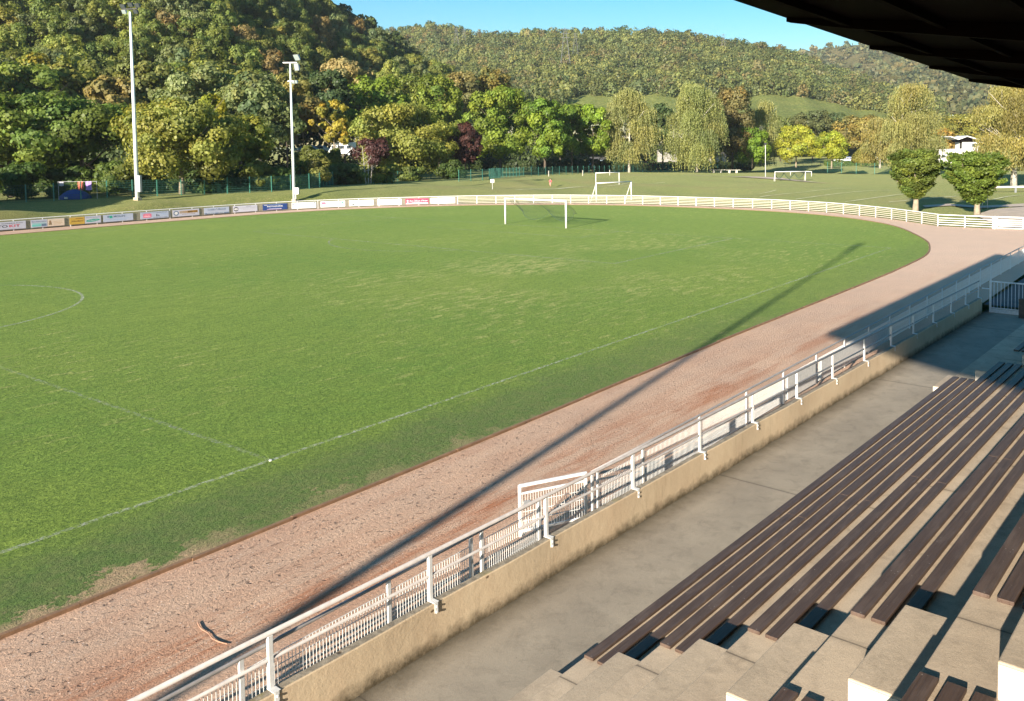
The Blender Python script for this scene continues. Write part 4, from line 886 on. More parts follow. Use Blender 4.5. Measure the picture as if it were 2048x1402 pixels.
HCk = hill_surface([(1400, 260, 900, 130, 2000), (1560, 240, 900, 106, 2000), (1600, 235, 900, 104, 1950), (1650, 230, 900, 98, 1900), (1700, 228, 880, 91, 1850), (1740, 226, 860, 88, 1800), (1800, 226, 850, 86, 1750), (1900, 226, 800, 92, 1700), (2000, 240, 760, 104, 1600), (2100, 250, 700, 125, 1500), (2400, 255, 600, 150, 1300)], 0, 0, 3)
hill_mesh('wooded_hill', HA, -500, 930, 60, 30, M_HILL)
hill_mesh('far_hill', HBk, 760, 1900, 80, 40, M_MEAD)
hill_mesh('far_hill', HCk, 1400, 2400, 60, 30, M_HEATH)

# trees of the near wooded slope: one crown mesh per kind, copied one by one
KINDS = []
for i in range(6):
    V, Q, T = crown('broad', 8000, 1.0, 2.2, 0.044, 900+i, 0.12, jit=0.32)
    KINDS.append(quads_mesh('slope_crown', V, Q, T)); KINDS[-1].materials.append(M_LEAF)
SLOPE = [((0.140, 0.172, 0.046), 'mid green'), ((0.180, 0.198, 0.052), 'olive green'), ((0.225, 0.215, 0.055), 'yellowing'), ((0.215, 0.160, 0.070), 'russet'), ((0.150, 0.175, 0.078), 'grey-green')]
rs = np.random.default_rng(5); cnt = 0
rowsv = np.concatenate([np.linspace(0.02, 0.62, 15), np.linspace(0.68, 1.0, 5)])
for iv, v in enumerate(rowsv):
    dmid = 180+v*200; stepx = 7.2/dmid*CF
    for x in np.arange(-140+(iv % 2)*stepx/2, 905, stepx):
        if v > 0.5 and x < 430 and v > 0.62: continue
        xx = x+rs.uniform(-0.3, 0.3)*stepx; vv = min(1, max(0, v+rs.uniform(-0.018, 0.018)))
        P = HA(xx, vv)
        yy = np.interp(xx, [0, 380, 930], [315, 300, 215])
        s = rs.uniform(3.4, 6.0)*(0.75 if v > 0.93 else 1.0); hh = rs.uniform(0.9, 1.35)
        if np.linalg.norm(P-CAM)*0+at(xx, 0, 1)[2]*0 == 0:
            dd = (P-CAM)@_f; row = PY-((P+np.array([0, 0, s*2.6])-CAM)@_u)/dd*CF
            if row > 300 or row < -130 : continue
        k = int(rs.choice(5, p=[0.33, 0.32, 0.11, 0.04, 0.20]))
        if cnt >= 296: continue
        cnt += 1
        o = bpy.data.objects.new('slope_tree', KINDS[int(rs.integers(0, 6))]); COL.objects.link(o)
        o.location = (P[0], P[1], P[2]-0.3); o.scale = (s, s, s*hh); o.rotation_euler = (rs.uniform(-.08, .08), rs.uniform(-.08, .08), rs.uniform(0, 6.28))
        cc = np.array(SLOPE[k][0])*rs.uniform(0.8, 1.2); o.color = (*cc, 1)
        zn = 'left of the tall mast' if xx < 262 else ('between the two masts' if xx < 582 else 'right of the second mast'); hz = 'low' if v < 0.2 else ('halfway' if v < 0.45 else 'high')
        tag(o, f'{SLOPE[k][1]} tree {hz} on the steep wooded slope, {zn}', 'tree', f'{SLOPE[k][1]} trees {hz} on the slope {zn}')
print('slope trees', cnt)
# undergrowth closing the wooded slope, and the far woods: each one mass
def wood(name, f, n, x0, x1, vfun, size, nleaf, leaf, cols, seed, label, squash=1.0, keep=None):
    rs = np.random.default_rng(seed); VV = []; TT = []
    base = [crown('broad', nleaf, 1.0, 1.9*squash, leaf, 700+seed*10+k, 0.08, jit=0.18) for k in range(4)]
    cols = np.array([c for c, w_ in cols for _ in range(w_)])
    m = 0
    while m < n:
        x = rs.uniform(x0, x1); v = vfun(rs, x)
        if keep is not None and not keep(x, v, rs): continue
        m += 1; P = f(x, v); s = rs.uniform(*size); b = base[int(rs.integers(0, 4))]; a = rs.uniform(0, 6.28); ca, sa_ = math.cos(a), math.sin(a)
        Vv = b[0]*np.array([s, s, s*rs.uniform(0.85, 1.2)]); Vv = np.stack([Vv[:, 0]*ca-Vv[:, 1]*sa_, Vv[:, 0]*sa_+Vv[:, 1]*ca, Vv[:, 2]], 1)+np.array([P[0], P[1], P[2]-0.4*s])
        patch = 0.5+0.5*math.sin(x*0.021+v*9+seed)*math.sin(x*0.013-v*6)
        c = cols[int(rs.integers(0, len(cols)))]*rs.uniform(0.75, 1.25)*(0.9+0.25*patch)
        VV.append(Vv); TT.append(b[2]*c)
    V = np.concatenate(VV); T = np.concatenate(TT); Q = np.arange(len(V)).reshape(-1, 4)
    o = new_obj(name, quads_mesh(name, V, Q, T), None, [M_LEAFF]); o.color = (1, 1, 1, 1)
    return tag(o, label, 'wood', kind='stuff')
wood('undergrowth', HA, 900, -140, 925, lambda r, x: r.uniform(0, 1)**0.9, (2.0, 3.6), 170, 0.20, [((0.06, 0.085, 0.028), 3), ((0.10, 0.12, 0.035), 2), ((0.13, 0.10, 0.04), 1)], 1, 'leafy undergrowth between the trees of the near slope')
def keepb(x, v, r):
    lo = np.interp(x, [560, 800, 950, 1100, 1180, 1350, 1450, 1500, 1600, 1700, 1760, 1900], [0.0, 0.05, 0.1, 0.18, 0.27, 0.28, 0.31, 0.37, 0.43, 0.48, 0.50, 0.20]) + 0.012*math.sin(x*0.05)
    return v > lo
wood('hill_forest', HBk, 3600, 570, 1880, lambda r, x: r.uniform(0, 1)**0.85, (4.5, 8.0), 270, 0.11,
     [((0.165, 0.180, 0.070), 6), ((0.125, 0.150, 0.062), 6), ((0.19, 0.195, 0.075), 3), ((0.20, 0.165, 0.080), 1), ((0.165, 0.15, 0.075), 2), ((0.10, 0.125, 0.06), 2)], 2, 'mixed forest covering the middle hill', keep=keepb)
wood('hill_forest', HBk, 260, 700, 1640, lambda r, x: r.uniform(0.985, 1.0), (3.0, 6.0), 150, 0.15,
     [((0.085, 0.115, 0.045), 3), ((0.13, 0.12, 0.055), 1)], 4, 'uneven line of trees along the ridge of the middle hill', 1.25)
def keepc(x, v, r):
    m = 0.5+0.5*math.sin(x*0.045+v*17)*math.sin(x*0.021-v*8)
    lim = 0.9 if v < 0.55 else 0.35
    return r.random() < lim*(0.35+0.65*m)
wood('hill_scrub', HCk, 2400, 1420, 2380, lambda r, x: r.uniform(0, 1)**0.8, (6.0, 12.0), 60, 0.30,
     [((0.14, 0.135, 0.065), 4), ((0.11, 0.12, 0.06), 4), ((0.16, 0.14, 0.07), 2)], 3, 'patchy scrub and trees on the far bare-topped hill', 0.8, keep=keepc)

# =================================================================== OBJECTS ROUND THE FIELD
# far perimeter fence: posts every 2.5 m, white top rail, grey slatted panels
def resample(P, step):
    P = [np.array(p[:2], float) for p in P]; L = [0.0]
    for a, b in zip(P[:-1], P[1:]): L.append(L[-1]+float(np.linalg.norm(b-a)))
    n = max(1, round(L[-1]/step)); out = []
    for k in range(n+1):
        s_ = L[-1]*k/n; i = min(max(np.searchsorted(L, s_)-1, 0), len(P)-2)
        u = (s_-L[i])/max(L[i+1]-L[i], 1e-6); out.append(P[i]+(P[i+1]-P[i])*u)
    return out
FR = resample([p for p in FC if p[1] > 1.0 or True][:-1], 2.5)
M_SLAT = plain('slat_grey', (0.25, 0.225, 0.18), 0.7, 0, 0.3, 4)
M_SLATW = plain('slat_white', (0.50, 0.465, 0.39), 0.6, 0, 0.2, 4)
pfn = thing('perimeter_fence', 'long curved white fence with horizontal slats around the far side of the track', 'fence')
proto = None; pp = {}
for i, p in enumerate(FR):
    if proto is None:
        proto = MB().box((0, 0, 0.53), (0.07, 0.07, 1.06)).build('post', M_WHITE, pfn); proto.location = (p[0], p[1], 0)
    else:
        o = proto.copy(); COL.objects.link(o); o.parent = pfn; o.location = (p[0], p[1], 0)
MB().tube([(p[0], p[1], 1.06) for p in FR], 0.045, 6).build('top_rail', M_WHITE, pfn)
for i, (a, b) in enumerate(zip(FR[:-1], FR[1:])):
    m = (a+b)/2; px = PX+((m-CAM[:2])@_r[:2]-0.0)/((m-CAM[:2])@_f[:2])*CF
    white = m[0] > 64.5 and m[1] < 62
    key = white
    if key not in pp:
        mb = MB()
        for k, z in enumerate((0.14, 0.33, 0.52, 0.71, 0.88) if white else (0.12, 0.27, 0.42, 0.57, 0.72, 0.87)):
            mb.box((0, 0, z), (2.40, 0.03, 0.06 if white else 0.12))
        pp[key] = mb.build('slat_panel', M_SLATW if white else M_SLAT, pfn); o = pp[key]
    else: o = pp[key].copy(); COL.objects.link(o); o.parent = pfn
    L = float(np.linalg.norm(b-a)); o.location = (m[0], m[1], 0); o.rotation_euler = (0, 0, math.atan2(b[1]-a[1], b[0]-a[0])); o.scale = ((L-0.07)/2.40, 1, 1)
# straight run of open rails and the white field gate
rl = thing('rail_fence', 'straight white rail fence with thin rails between the curved fence and the gate', 'fence')
A, B = np.array(FR[-1]), np.array([67.15, -3.35]); d = B-A; Lr = float(np.linalg.norm(d)); ar = math.atan2(d[1], d[0])
for k in range(1, 3):
    c = A+d*k/2; MB().box((c[0], c[1], 0.53), (0.09, 0.09, 1.06), ar).build('post', M_WHITE, rl)
for z in (0.16, 0.36, 0.56, 0.76, 1.04):
    MB().box(((A+B)[0]/2, (A+B)[1]/2, z), (Lr, 0.035, 0.045 if z < 1 else 0.07), ar).build('rail', M_WHITE, rl)
fg = thing('field_gate', 'white five-bar gate at the right end of the far fence', 'gate', (67.15, -3.5, 0), math.atan2(-2.2, 0.3))
b = MB(); b.box((0.0, 0, 0.55), (0.13, 0.13, 1.1)); b.build('post', M_WHITE, fg, bevel=0.01)
b = MB(); b.box((0.16, 0, 0.55), (0.14, 0.06, 1.0)); b.box((2.25, 0, 0.55), (0.10, 0.06, 1.0)); b.box((1.2, 0, 1.03), (2.15, 0.06, 0.10)); b.box((1.2, 0, 0.08), (2.15, 0.06, 0.08)); b.build('frame', M_WHITE, fg)
b = MB()
for z in (0.27, 0.44, 0.61, 0.78): b.box((1.2, 0, z), (2.0, 0.03, 0.07))
b.build('rails', M_WHITE, fg)

# ---- advertising boards with their lettering
def ink(name, col): return plain(name, col, 0.6, 0, 0.05)
INK = dict(k=M_BLACK, r=ink('red_print', (0.55, 0.03, 0.06)), p=ink('pink_print', (0.70, 0.16, 0.24)), b=ink('blue_print', (0.05, 0.12, 0.35)), g=ink('green_print', (0.03, 0.30, 0.22)), t=ink('teal_print', (0.16, 0.48, 0.42)), w=M_WHITE,
           n=ink('brown_print', (0.20, 0.10, 0.02)), o=ink('ochre_print', (0.42, 0.22, 0.03)), s=ink('slate_print', (0.12, 0.17, 0.24)), l=ink('grey_print', (0.40, 0.40, 0.44)), m=ink('maroon', (0.30, 0.02, 0.06)), q=ink('pale_pink', (0.85, 0.55, 0.58)), f=ink('pale_blue', (0.30, 0.42, 0.60)))
BG_ = dict(white=ink('board_white', (0.47, 0.47, 0.53)), blue=ink('board_blue', (0.012, 0.040, 0.16)), cream=ink('board_cream', (0.78, 0.75, 0.62)), gold=ink('board_gold', (0.50, 0.32, 0.05)), beige=ink('board_beige', (0.62, 0.50, 0.38)), maroon=ink('board_maroon', (0.32, 0.03, 0.08)), pale=ink('board_pale', (0.40, 0.44, 0.53)), bright=ink('board_bright', (0.80, 0.79, 0.75)))
def text_obj(s, x, z, wid, hgt, col, parent, y=-0.016, shear=0.0, name='lettering'):
    cu_ = bpy.data.curves.new('txt', 'FONT'); cu_.body = s; cu_.size = 1; cu_.shear = shear; cu_.offset = 0.012; cu_.resolution_u = 3
    tmp = bpy.data.objects.new('txt', cu_); COL.objects.link(tmp)
    dg = bpy.context.evaluated_depsgraph_get(); dg.update(); me = bpy.data.meshes.new_from_object(tmp.evaluated_get(dg)); bpy.data.objects.remove(tmp); bpy.data.curves.remove(cu_)
    me.materials.clear(); me.name = name
    V = np.array([v.co[:] for v in me.vertices]); mn, mx = V.min(0), V.max(0)
    for v in me.vertices:
        v.co = (x+(v.co.x-mn[0])/(mx[0]-mn[0])*wid, y, z+(v.co.y-mn[1])/(mx[1]-mn[1])*hgt)
    return new_obj(name, me, parent, [INK[col]])
def patch(x, z, wid, hgt, col, parent, y=-0.0125, name='print'):
    return MB().box((x+wid/2, y, z+hgt/2), (wid, 0.004, hgt)).build(name, INK[col], parent)
def ellipse(x, z, rx_, rz_, col, parent, y=-0.0125, name='logo', n=28, tilt=0.0):
    P = [(x+rx_*math.cos(a), z+rz_*math.sin(a)+tilt*rx_*math.cos(a)) for a in np.linspace(0, 2*math.pi, n+1)[:-1]]
    return MB().prism(P, y, y+0.004).build(name, INK[col], parent)
FROW = [(0, 464), (57, 460.2), (113, 455.5), (165, 451), (217, 447), (268, 443.2), (318, 439.4), (362, 435.6), (406, 432.3), (447, 428.8), (523.6, 423.3), (565, 421), (606, 418.9), (647.5, 416.4), (728, 413.7), (768.7, 412.4), (808.5, 410.7), (887, 409), (926, 407.6)]
FCa = np.array([p for p in FC])
def on_fence(px):
    "point of the fence line seen in pixel column px"
    best = None
    for a, b in zip(FCa[:-1], FCa[1:]):
        def col(q): dv = np.array([q[0], q[1], 0.5])-CAM; return PX+(dv@_r)/(dv@_f)*CF
        ca, cb = col(a), col(b)
        if min(ca, cb) <= px <= max(ca, cb) and abs(cb-ca) > 1e-6 and (np.array([a[0], a[1], 0])-CAM)@_f > 40:
            return a+(b-a)*(px-ca)/(cb-ca)
    dv = at(px, 460, 88); return np.array([dv[0], 74.85])
def board(px0, px1, bgk, label, z0=0.16, z1=0.88):
    a, b = on_fence(px0), on_fence(px1); d = b-a; L = float(np.linalg.norm(d)); ang = math.atan2(d[1], d[0]); n_ = np.array([d[1], -d[0]])/L
    o = thing('advertising_board', label, 'advertising board', (a[0]+n_[0]*0.075, a[1]+n_[1]*0.075, z0), ang, 'advertising boards along the far fence')
    MB().box((L/2, 0, (z1-z0)/2), (L, 0.02, z1-z0)).build('panel', BG_[bgk], o)
    MB().box((L/2, 0.02, (z1-z0)+0.01), (L, 0.03, 0.03)).build('edge_strip', M_GREY, o)
    return o, L, z1-z0
o, L, h_ = board(-34, 51, 'white', 'white board with red and black AUTOKIT lettering at the left edge of the fence')
text_obj('CONTROLE TECHNIQUE AUTO', 0.05*L, 0.72*h_, 0.88*L, 0.13*h_, 'k', o); text_obj('AUTO', 0.06*L, 0.27*h_, 0.50*L, 0.34*h_, 'k', o); text_obj('KIT', 0.60*L, 0.27*h_, 0.26*L, 0.34*h_, 'r', o); patch(0.2*L, 0.08*h_, 0.66*L, 0.05*h_, 'l', o)
o, L, h_ = board(61, 94, 'white', 'small white and teal renovation board beside a beige one')
text_obj('Bert Rénovation', 0.05*L, 0.68*h_, 0.9*L, 0.2*h_, 's', o); patch(0.06*L, 0.1*h_, 0.56*L, 0.32*h_, 't', o); patch(0.64*L, 0.1*h_, 0.3*L, 0.34*h_, 's', o); patch(0.08*L, 0.49*h_, 0.8*L, 0.07*h_, 't', o)
o, L, h_ = board(94.6, 128, 'beige', 'small faded beige board with thin brown drawing')
text_obj('&', 0.06*L, 0.2*h_, 0.2*L, 0.6*h_, 'n', o); patch(0.34*L, 0.62*h_, 0.5*L, 0.03*h_, 'o', o); patch(0.34*L, 0.42*h_, 0.54*L, 0.03*h_, 'o', o); patch(0.34*L, 0.24*h_, 0.44*L, 0.03*h_, 'o', o)
o, L, h_ = board(138.5, 168.5, 'gold', 'small gold board with dark slanted handwriting')
text_obj('Jérôme Meynier', 0.08*L, 0.30*h_, 0.84*L, 0.26*h_, 'n', o, shear=0.4); patch(0.4*L, 0.74*h_, 0.5*L, 0.08*h_, 'n', o)
o, L, h_ = board(169.3, 201, 'white', 'small white board with a green oval')
text_obj('Votre Pharmacie Jardin', 0.06*L, 0.74*h_, 0.88*L, 0.14*h_, 's', o); ellipse(0.5*L, 0.40*h_, 0.44*L, 0.19*h_, 'g', o, tilt=0.06); text_obj('la Fleuriste', 0.22*L, 0.34*h_, 0.56*L, 0.13*h_, 'w', o, y=-0.018)
o, L, h_ = board(206, 265.5, 'pale', 'pale blue-white board reading MOLIN with a small green emblem')
text_obj('MOLIN', 0.34*L, 0.58*h_, 0.38*L, 0.30*h_, 's', o); patch(0.20*L, 0.50*h_, 0.10*L, 0.36*h_, 'g', o); ellipse(0.16*L, 0.72*h_, 0.035*L, 0.12*h_, 's', o); patch(0.06*L, 0.34*h_, 0.80*L, 0.04*h_, 'f', o); patch(0.34*L, 0.20*h_, 0.40*L, 0.05*h_, 'f', o)
o, L, h_ = board(280, 336.5, 'pale', 'pale board with a pink badge and small black animal beside the tall mast')
MB().prism([(0.10*L, 0.18*h_), (0.36*L, 0.18*h_), (0.385*L, 0.30*h_), (0.385*L, 0.66*h_), (0.35*L, 0.78*h_), (0.12*L, 0.78*h_), (0.095*L, 0.66*h_), (0.095*L, 0.3*h_)], -0.0125, -0.0085).build('badge', INK['p'], o)
text_obj('Garage', 0.14*L, 0.48*h_, 0.19*L, 0.17*h_, 'q', o, y=-0.018); patch(0.13*L, 0.30*h_, 0.22*L, 0.10*h_, 'q', o, y=-0.0175)
text_obj('Toutes réparations', 0.06*L, 0.84*h_, 0.44*L, 0.09*h_, 's', o); text_obj('Laurent BASLE', 0.54*L, 0.80*h_, 0.40*L, 0.13*h_, 's', o); text_obj('n', 0.56*L, 0.28*h_, 0.10*L, 0.22*h_, 'k', o); patch(0.55*L, 0.46*h_, 0.035*L, 0.12*h_, 'k', o); patch(0.70*L, 0.62*h_, 0.26*L, 0.05*h_, 'f', o); patch(0.70*L, 0.40*h_, 0.26*L, 0.05*h_, 'f', o); text_obj('20 RUE DE LA GARE', 0.45*L, 0.07*h_, 0.5*L, 0.10*h_, 's', o)
o, L, h_ = board(344.5, 397.5, 'white', 'white board with a round grey logo and brown BRICOMARCHE lettering')
ellipse(0.13*L, 0.52*h_, 0.10*L, 0.36*h_, 's', o); ellipse(0.13*L, 0.52*h_, 0.062*L, 0.22*h_, 'w', o, y=-0.0165); patch(0.26*L, 0.46*h_, 0.68*L, 0.36*h_, 'o', o); text_obj('BRICO', 0.28*L, 0.50*h_, 0.27*L, 0.28*h_, 'l', o, y=-0.018); text_obj('MARCHE', 0.57*L, 0.50*h_, 0.35*L, 0.28*h_, 'k', o, y=-0.018); patch(0.34*L, 0.28*h_, 0.5*L, 0.04*h_, 'n', o); patch(0.7*L, 0.14*h_, 0.24*L, 0.06*h_, 'l', o)
o, L, h_ = board(407.5, 457.5, 'pale', 'pale board reading Crédit Mutuel with a dark strip below')
text_obj('Crédit', 0.14*L, 0.56*h_, 0.28*L, 0.28*h_, 's', o); text_obj('Mutuel', 0.56*L, 0.58*h_, 0.30*L, 0.26*h_, 's', o); ellipse(0.49*L, 0.80*h_, 0.016*L, 0.04*h_, 'k', o); ellipse(0.46*L, 0.66*h_, 0.016*L, 0.04*h_, 'k', o); ellipse(0.52*L, 0.66*h_, 0.016*L, 0.04*h_, 'k', o); patch(0.15*L, 0.40*h_, 0.68*L, 0.05*h_, 'l', o); patch(0.01*L, 0.01*h_, 0.98*L, 0.17*h_, 's', o); text_obj('AGENCE  -  PEAGE', 0.10*L, 0.05*h_, 0.7*L, 0.09*h_, 'w', o, y=-0.018)
o, L, h_ = board(465.5, 514, 'white', 'white board reading COUCHET ANNET with a black hexagon')
MB().prism([(0.12*L+0.105*L*math.sin(a), 0.5*h_+0.38*h_*math.cos(a)) for a in np.linspace(0, 2*math.pi, 7)[:-1]], -0.0125, -0.0085).build('logo', INK['k'], o)
ellipse(0.12*L, 0.5*h_, 0.075*L, 0.18*h_, 'w', o, y=-0.0165); text_obj('C', 0.10*L, 0.42*h_, 0.05*L, 0.17*h_, 'k', o, y=-0.021)
text_obj('COUCHET ANNET', 0.28*L, 0.52*h_, 0.68*L, 0.24*h_, 'l', o); text_obj('Etablissements', 0.54*L, 0.83*h_, 0.2*L, 0.09*h_, 'k', o); patch(0.40*L, 0.32*h_, 0.5*L, 0.07*h_, 'l', o)
o, L, h_ = board(525, 574, 'blue', 'dark blue board reading PHOTOGRAPHE in white')
text_obj('PHOTOGRAPHE', 0.18*L, 0.48*h_, 0.63*L, 0.24*h_, 'w', o); text_obj('David Desgranges', 0.24*L, 0.80*h_, 0.5*L, 0.12*h_, 'f', o); patch(0.25*L, 0.22*h_, 0.5*L, 0.04*h_, 'f', o); patch(0.17*L, 0.12*h_, 0.6*L, 0.05*h_, 'q', o); patch(0.05*L, 0.82*h_, 0.14*L, 0.06*h_, 'w', o)
o, L, h_ = board(583, 632, 'bright', 'white board reading VORPILLOT S.A.S between two small square logos')
text_obj('VORPILLOT S.A.S', 0.16*L, 0.66*h_, 0.58*L, 0.16*h_, 'l', o); patch(0.02*L, 0.66*h_, 0.08*L, 0.24*h_, 's', o); patch(0.89*L, 0.70*h_, 0.08*L, 0.24*h_, 's', o); text_obj('2', 0.045*L, 0.70*h_, 0.03*L, 0.15*h_, 'w', o, y=-0.018); text_obj('2', 0.915*L, 0.74*h_, 0.03*L, 0.15*h_, 'w', o, y=-0.018); patch(0.06*L, 0.44*h_, 0.86*L, 0.04*h_, 'l', o); patch(0.2*L, 0.22*h_, 0.4*L, 0.03*h_, 'q', o)
o, L, h_ = board(641, 690, 'bright', 'white board with a pink block and SPAR lettering')
patch(0.04*L, 0.48*h_, 0.30*L, 0.42*h_, 'p', o); patch(0.34*L, 0.48*h_, 0.46*L, 0.42*h_, 'l', o, y=-0.012); text_obj('SPAR', 0.19*L, 0.53*h_, 0.58*L, 0.32*h_, 'w', o, y=-0.018); ellipse(0.89*L, 0.72*h_, 0.035*L, 0.14*h_, 'g', o); patch(0.88*L, 0.46*h_, 0.02*L, 0.14*h_, 'g', o); text_obj('SERVICE', 0.36*L, 0.12*h_, 0.24*L, 0.12*h_, 'l', o)
o, L, h_ = board(698, 747, 'cream', 'cream board with small black emblem and thin grey words')
text_obj('La', 0.36*L, 0.66*h_, 0.08*L, 0.16*h_, 'l', o); text_obj('Bascule', 0.26*L, 0.34*h_, 0.34*L, 0.24*h_, 's', o); ellipse(0.12*L, 0.34*h_, 0.07*L, 0.13*h_, 's', o); ellipse(0.19*L, 0.26*h_, 0.04*L, 0.10*h_, 'k', o); patch(0.11*L, 0.66*h_, 0.02*L, 0.2*h_, 'k', o)
o, L, h_ = board(754.5, 803, 'bright', 'blank white board left of the maroon one')
o, L, h_ = board(811, 857, 'maroon', 'maroon board with white script lettering')
text_obj("Aux Délices d'Antan", 0.16*L, 0.44*h_, 0.80*L, 0.34*h_, 'q', o, shear=0.3); ellipse(0.09*L, 0.62*h_, 0.035*L, 0.14*h_, 'w', o); ellipse(0.09*L, 0.36*h_, 0.03*L, 0.11*h_, 'w', o); patch(0.02*L, 0.03*h_, 0.96*L, 0.20*h_, 'q', o); text_obj('Pâtisserie', 0.3*L, 0.27*h_, 0.4*L, 0.1*h_, 'q', o)
o, L, h_ = board(861.5, 910, 'bright', 'white board with a small black arch logo, last on the right')
MB().prism([(0.07*L+0.085*L*(1-math.cos(a)), 0.30*h_+0.28*h_*math.sin(a)) for a in np.linspace(0, math.pi, 11)]+[(0.07*L+0.085*L+0.045*L*math.cos(a), 0.30*h_+0.12*h_*math.sin(a)) for a in np.linspace(0, math.pi, 7)], -0.0125, -0.0085).build('logo', INK['k'], o)

# ---- green mesh fences on the bank
def green_fence(name, label, pix, posth=2.0, step=2.6):
    o = thing(name, label, 'fence'); P = []
    for px, py, d in pix:
        q = at(px, py, d); P.append(q[:2])
    RP = resample(P, step); Z = [max(0 if False else h1(p[0], p[1]), -0.5) for p in RP]
    pr = None; mb = MB()
    for i, (p, z) in enumerate(zip(RP, Z)):
        if pr is None: pr = MB().box((0, 0, posth/2-0.1), (0.09, 0.09, posth+0.25)).build('post', M_GREEN, o); q = pr
        else: q = pr.copy(); COL.objects.link(q); q.parent = o
        q.location = (p[0], p[1], z)
    for (a, za), (b, zb_) in zip(zip(RP[:-1], Z[:-1]), zip(RP[1:], Z[1:])):
        d = b-a; L = float(np.linalg.norm(d)); ang = math.atan2(d[1], d[0])
        for k in range(8):
            z = 0.08+k*(posth-0.15)/7; mb.bar((a[0], a[1], za+z), (b[0], b[1], zb_+z), 0.012 if k % 2 else 0.017, 4)
        nv = 18
        for k in range(1, nv):
            u = k/nv; c = a+d*u; zz = za+(zb_-za)*u; mb.bar((c[0], c[1], zz+0.05), (c[0], c[1], zz+posth-0.05), 0.009, 4)
    mb.build('wire_mesh', M_GWIRE, o); return o
green_fence('green_fence', 'tall green mesh fence on top of the bank in front of the left-hand trees', GF1)
green_fence('green_fence', 'green mesh fence in front of the bright green tree row and birches', GF2, 2.0, 2.9)
green_fence('green_fence', 'green mesh fence behind the concrete tables and yellow trees', GF3, 2.2, 3.4)
green_fence('field_fence', 'thin low wire fence along the right end of the second field', [(1655, 352, 230), (1720, 354, 218), (1790, 356, 210)], 2.6, 6.5)

# ---- goals
def goal(label, a, b, h, r, net, name='football_goal', depth=1.4, stay=False):
    a = np.array(a[:3], float); b = np.array(b[:3], float); d = (b-a); L = float(np.linalg.norm(d[:2])); ang = math.atan2(d[1], d[0])
    o = thing(name, label, 'goal', (a[0], a[1], min(a[2], b[2])), ang)
    m = MB(); m.tube([(0, 0, 0), (0, 0, h)], r, 12).build('post', M_WHITE, o, smooth=True)
    MB().tube([(L, 0, 0), (L, 0, h)], r, 12).build('post', M_WHITE, o, smooth=True)
    MB().tube([(-r, 0, h+0.0), (L+r, 0, h+0.0)], r*1.02, 12).build('crossbar', M_WHITE, o, smooth=True)
    if stay:
        for x in (0.0, L): MB().tube([(x, 0, h), (x, stay, 0)], r*0.7, 6).build('stay', M_WHITE, o)
    return o, L
gl, gr = np.array([L2, yc+3.66+0.35, 0.0]), np.array([L2, yc-3.66+0.35, 0.0])
GA = gz(1011, 448, 0.02); GB = gz(1132.4, 456.5, 0.02)
o, L = goal('full-size white football goal with a sagging dark net on the main pitch', GA, GB, 2.50, 0.085, True)
M_NET = plain('net_cord', (0.05, 0.085, 0.05), 0.8, 0, 0.2); M_NETL = plain('net_hem', (0.16, 0.18, 0.10), 0.8, 0, 0.2)
# net hung behind the goal, its hem caught up in swags on three pegs
mb = MB(); NX, NZ = 40, 13
def netp(u, v):
    x = u*L; back = 0.9+0.9*min(1, v*1.6); sw = abs(math.sin(u*math.pi*2)); bot = 1.12+(-0.72*sw**0.8)*1.0
    if u < 0.06 or u > 0.94: bot = 1.2
    zt = 2.30-0.10*math.sin(u*math.pi); z = zt+(bot-zt)*v
    y = 0.10+back*(0.35+0.65*v)-0.15*math.sin(u*9)*v
    return (0.25+x*(L-0.5)/L, y, z)
rn = 0.009
for i in range(NX+1):
    for j in range(NZ):
        mb.bar(netp(i/NX, j/NZ), netp(i/NX, (j+1)/NZ), rn, 3)
for j in range(NZ+1):
    for i in range(NX):
        mb.bar(netp(i/NX, j/NZ), netp((i+1)/NX, j/NZ), rn, 3)
nt_ = mb.build('net', M_NET, o)
mb = MB(); mb.tube([netp(i/60, 1.0) for i in range(61)], 0.018, 5); mb.build('hem_rope', M_NET, nt_)
mb = MB()
for u in (0.04, 0.5, 0.96):
    p = netp(u, 1.0); mb.bar((p[0], p[1], p[2]-0.05), (p[0]-0.12, p[1]+0.05, p[2]+0.35), 0.02, 5)
mb.build('net_peg', M_NETL, o)
def hz(px, py, d): p = at(px, py, d); return p
def ground_at(px, d): p = at(px, 380, d); return np.array([p[0], p[1], h1(p[0], p[1])])
def goal_px(label, pa, pb, da, db, rtop, **k):
    a = ground_at(pa, da); b = ground_at(pb, db); ztop = at(pa, rtop, da)[2]
    return goal(label, a, b, ztop-min(a[2], b[2]), 0.07, False, **k)
goal_px('tall white goal frame standing behind the wider low one on the second field', 1192, 1238.5, 155, 157, 346)
o, L = goal_px('wide low training goal with slanting stays in front of the taller frame', 1192.5, 1262.5, 112, 116, 366.5, stay=1.25)
o, L = goal_px('white stayed goal with a drooping dark net, right end of the second field', 1550, 1611, 186, 186, 343.5, stay=1.3)
mb = MB()
for sw in range(3):
    mb.tube([(L*(sw+k/10)/3, 1.2, 1.75-1.15*math.sin(k/10*math.pi)) for k in range(11)], 0.10, 5)
for i in range(31):
    x = L*i/30; zb_ = 1.75-1.15*abs(math.sin(i/30*math.pi*3)); mb.bar((x, 0.15, 2.2), (x, 1.2, zb_), 0.018, 3)
for j in range(7):
    mb.tube([(L*i/30, 0.15+1.05*j/6, 2.2+(1.75-1.15*abs(math.sin(i/30*math.pi*3))-2.2)*j/6) for i in range(31)], 0.016, 3)
mb.build('net', M_NET, o)
goal_px('second small white goal frame just behind the netted one', 1581, 1623, 212, 208, 342.5, name='goal_frame')
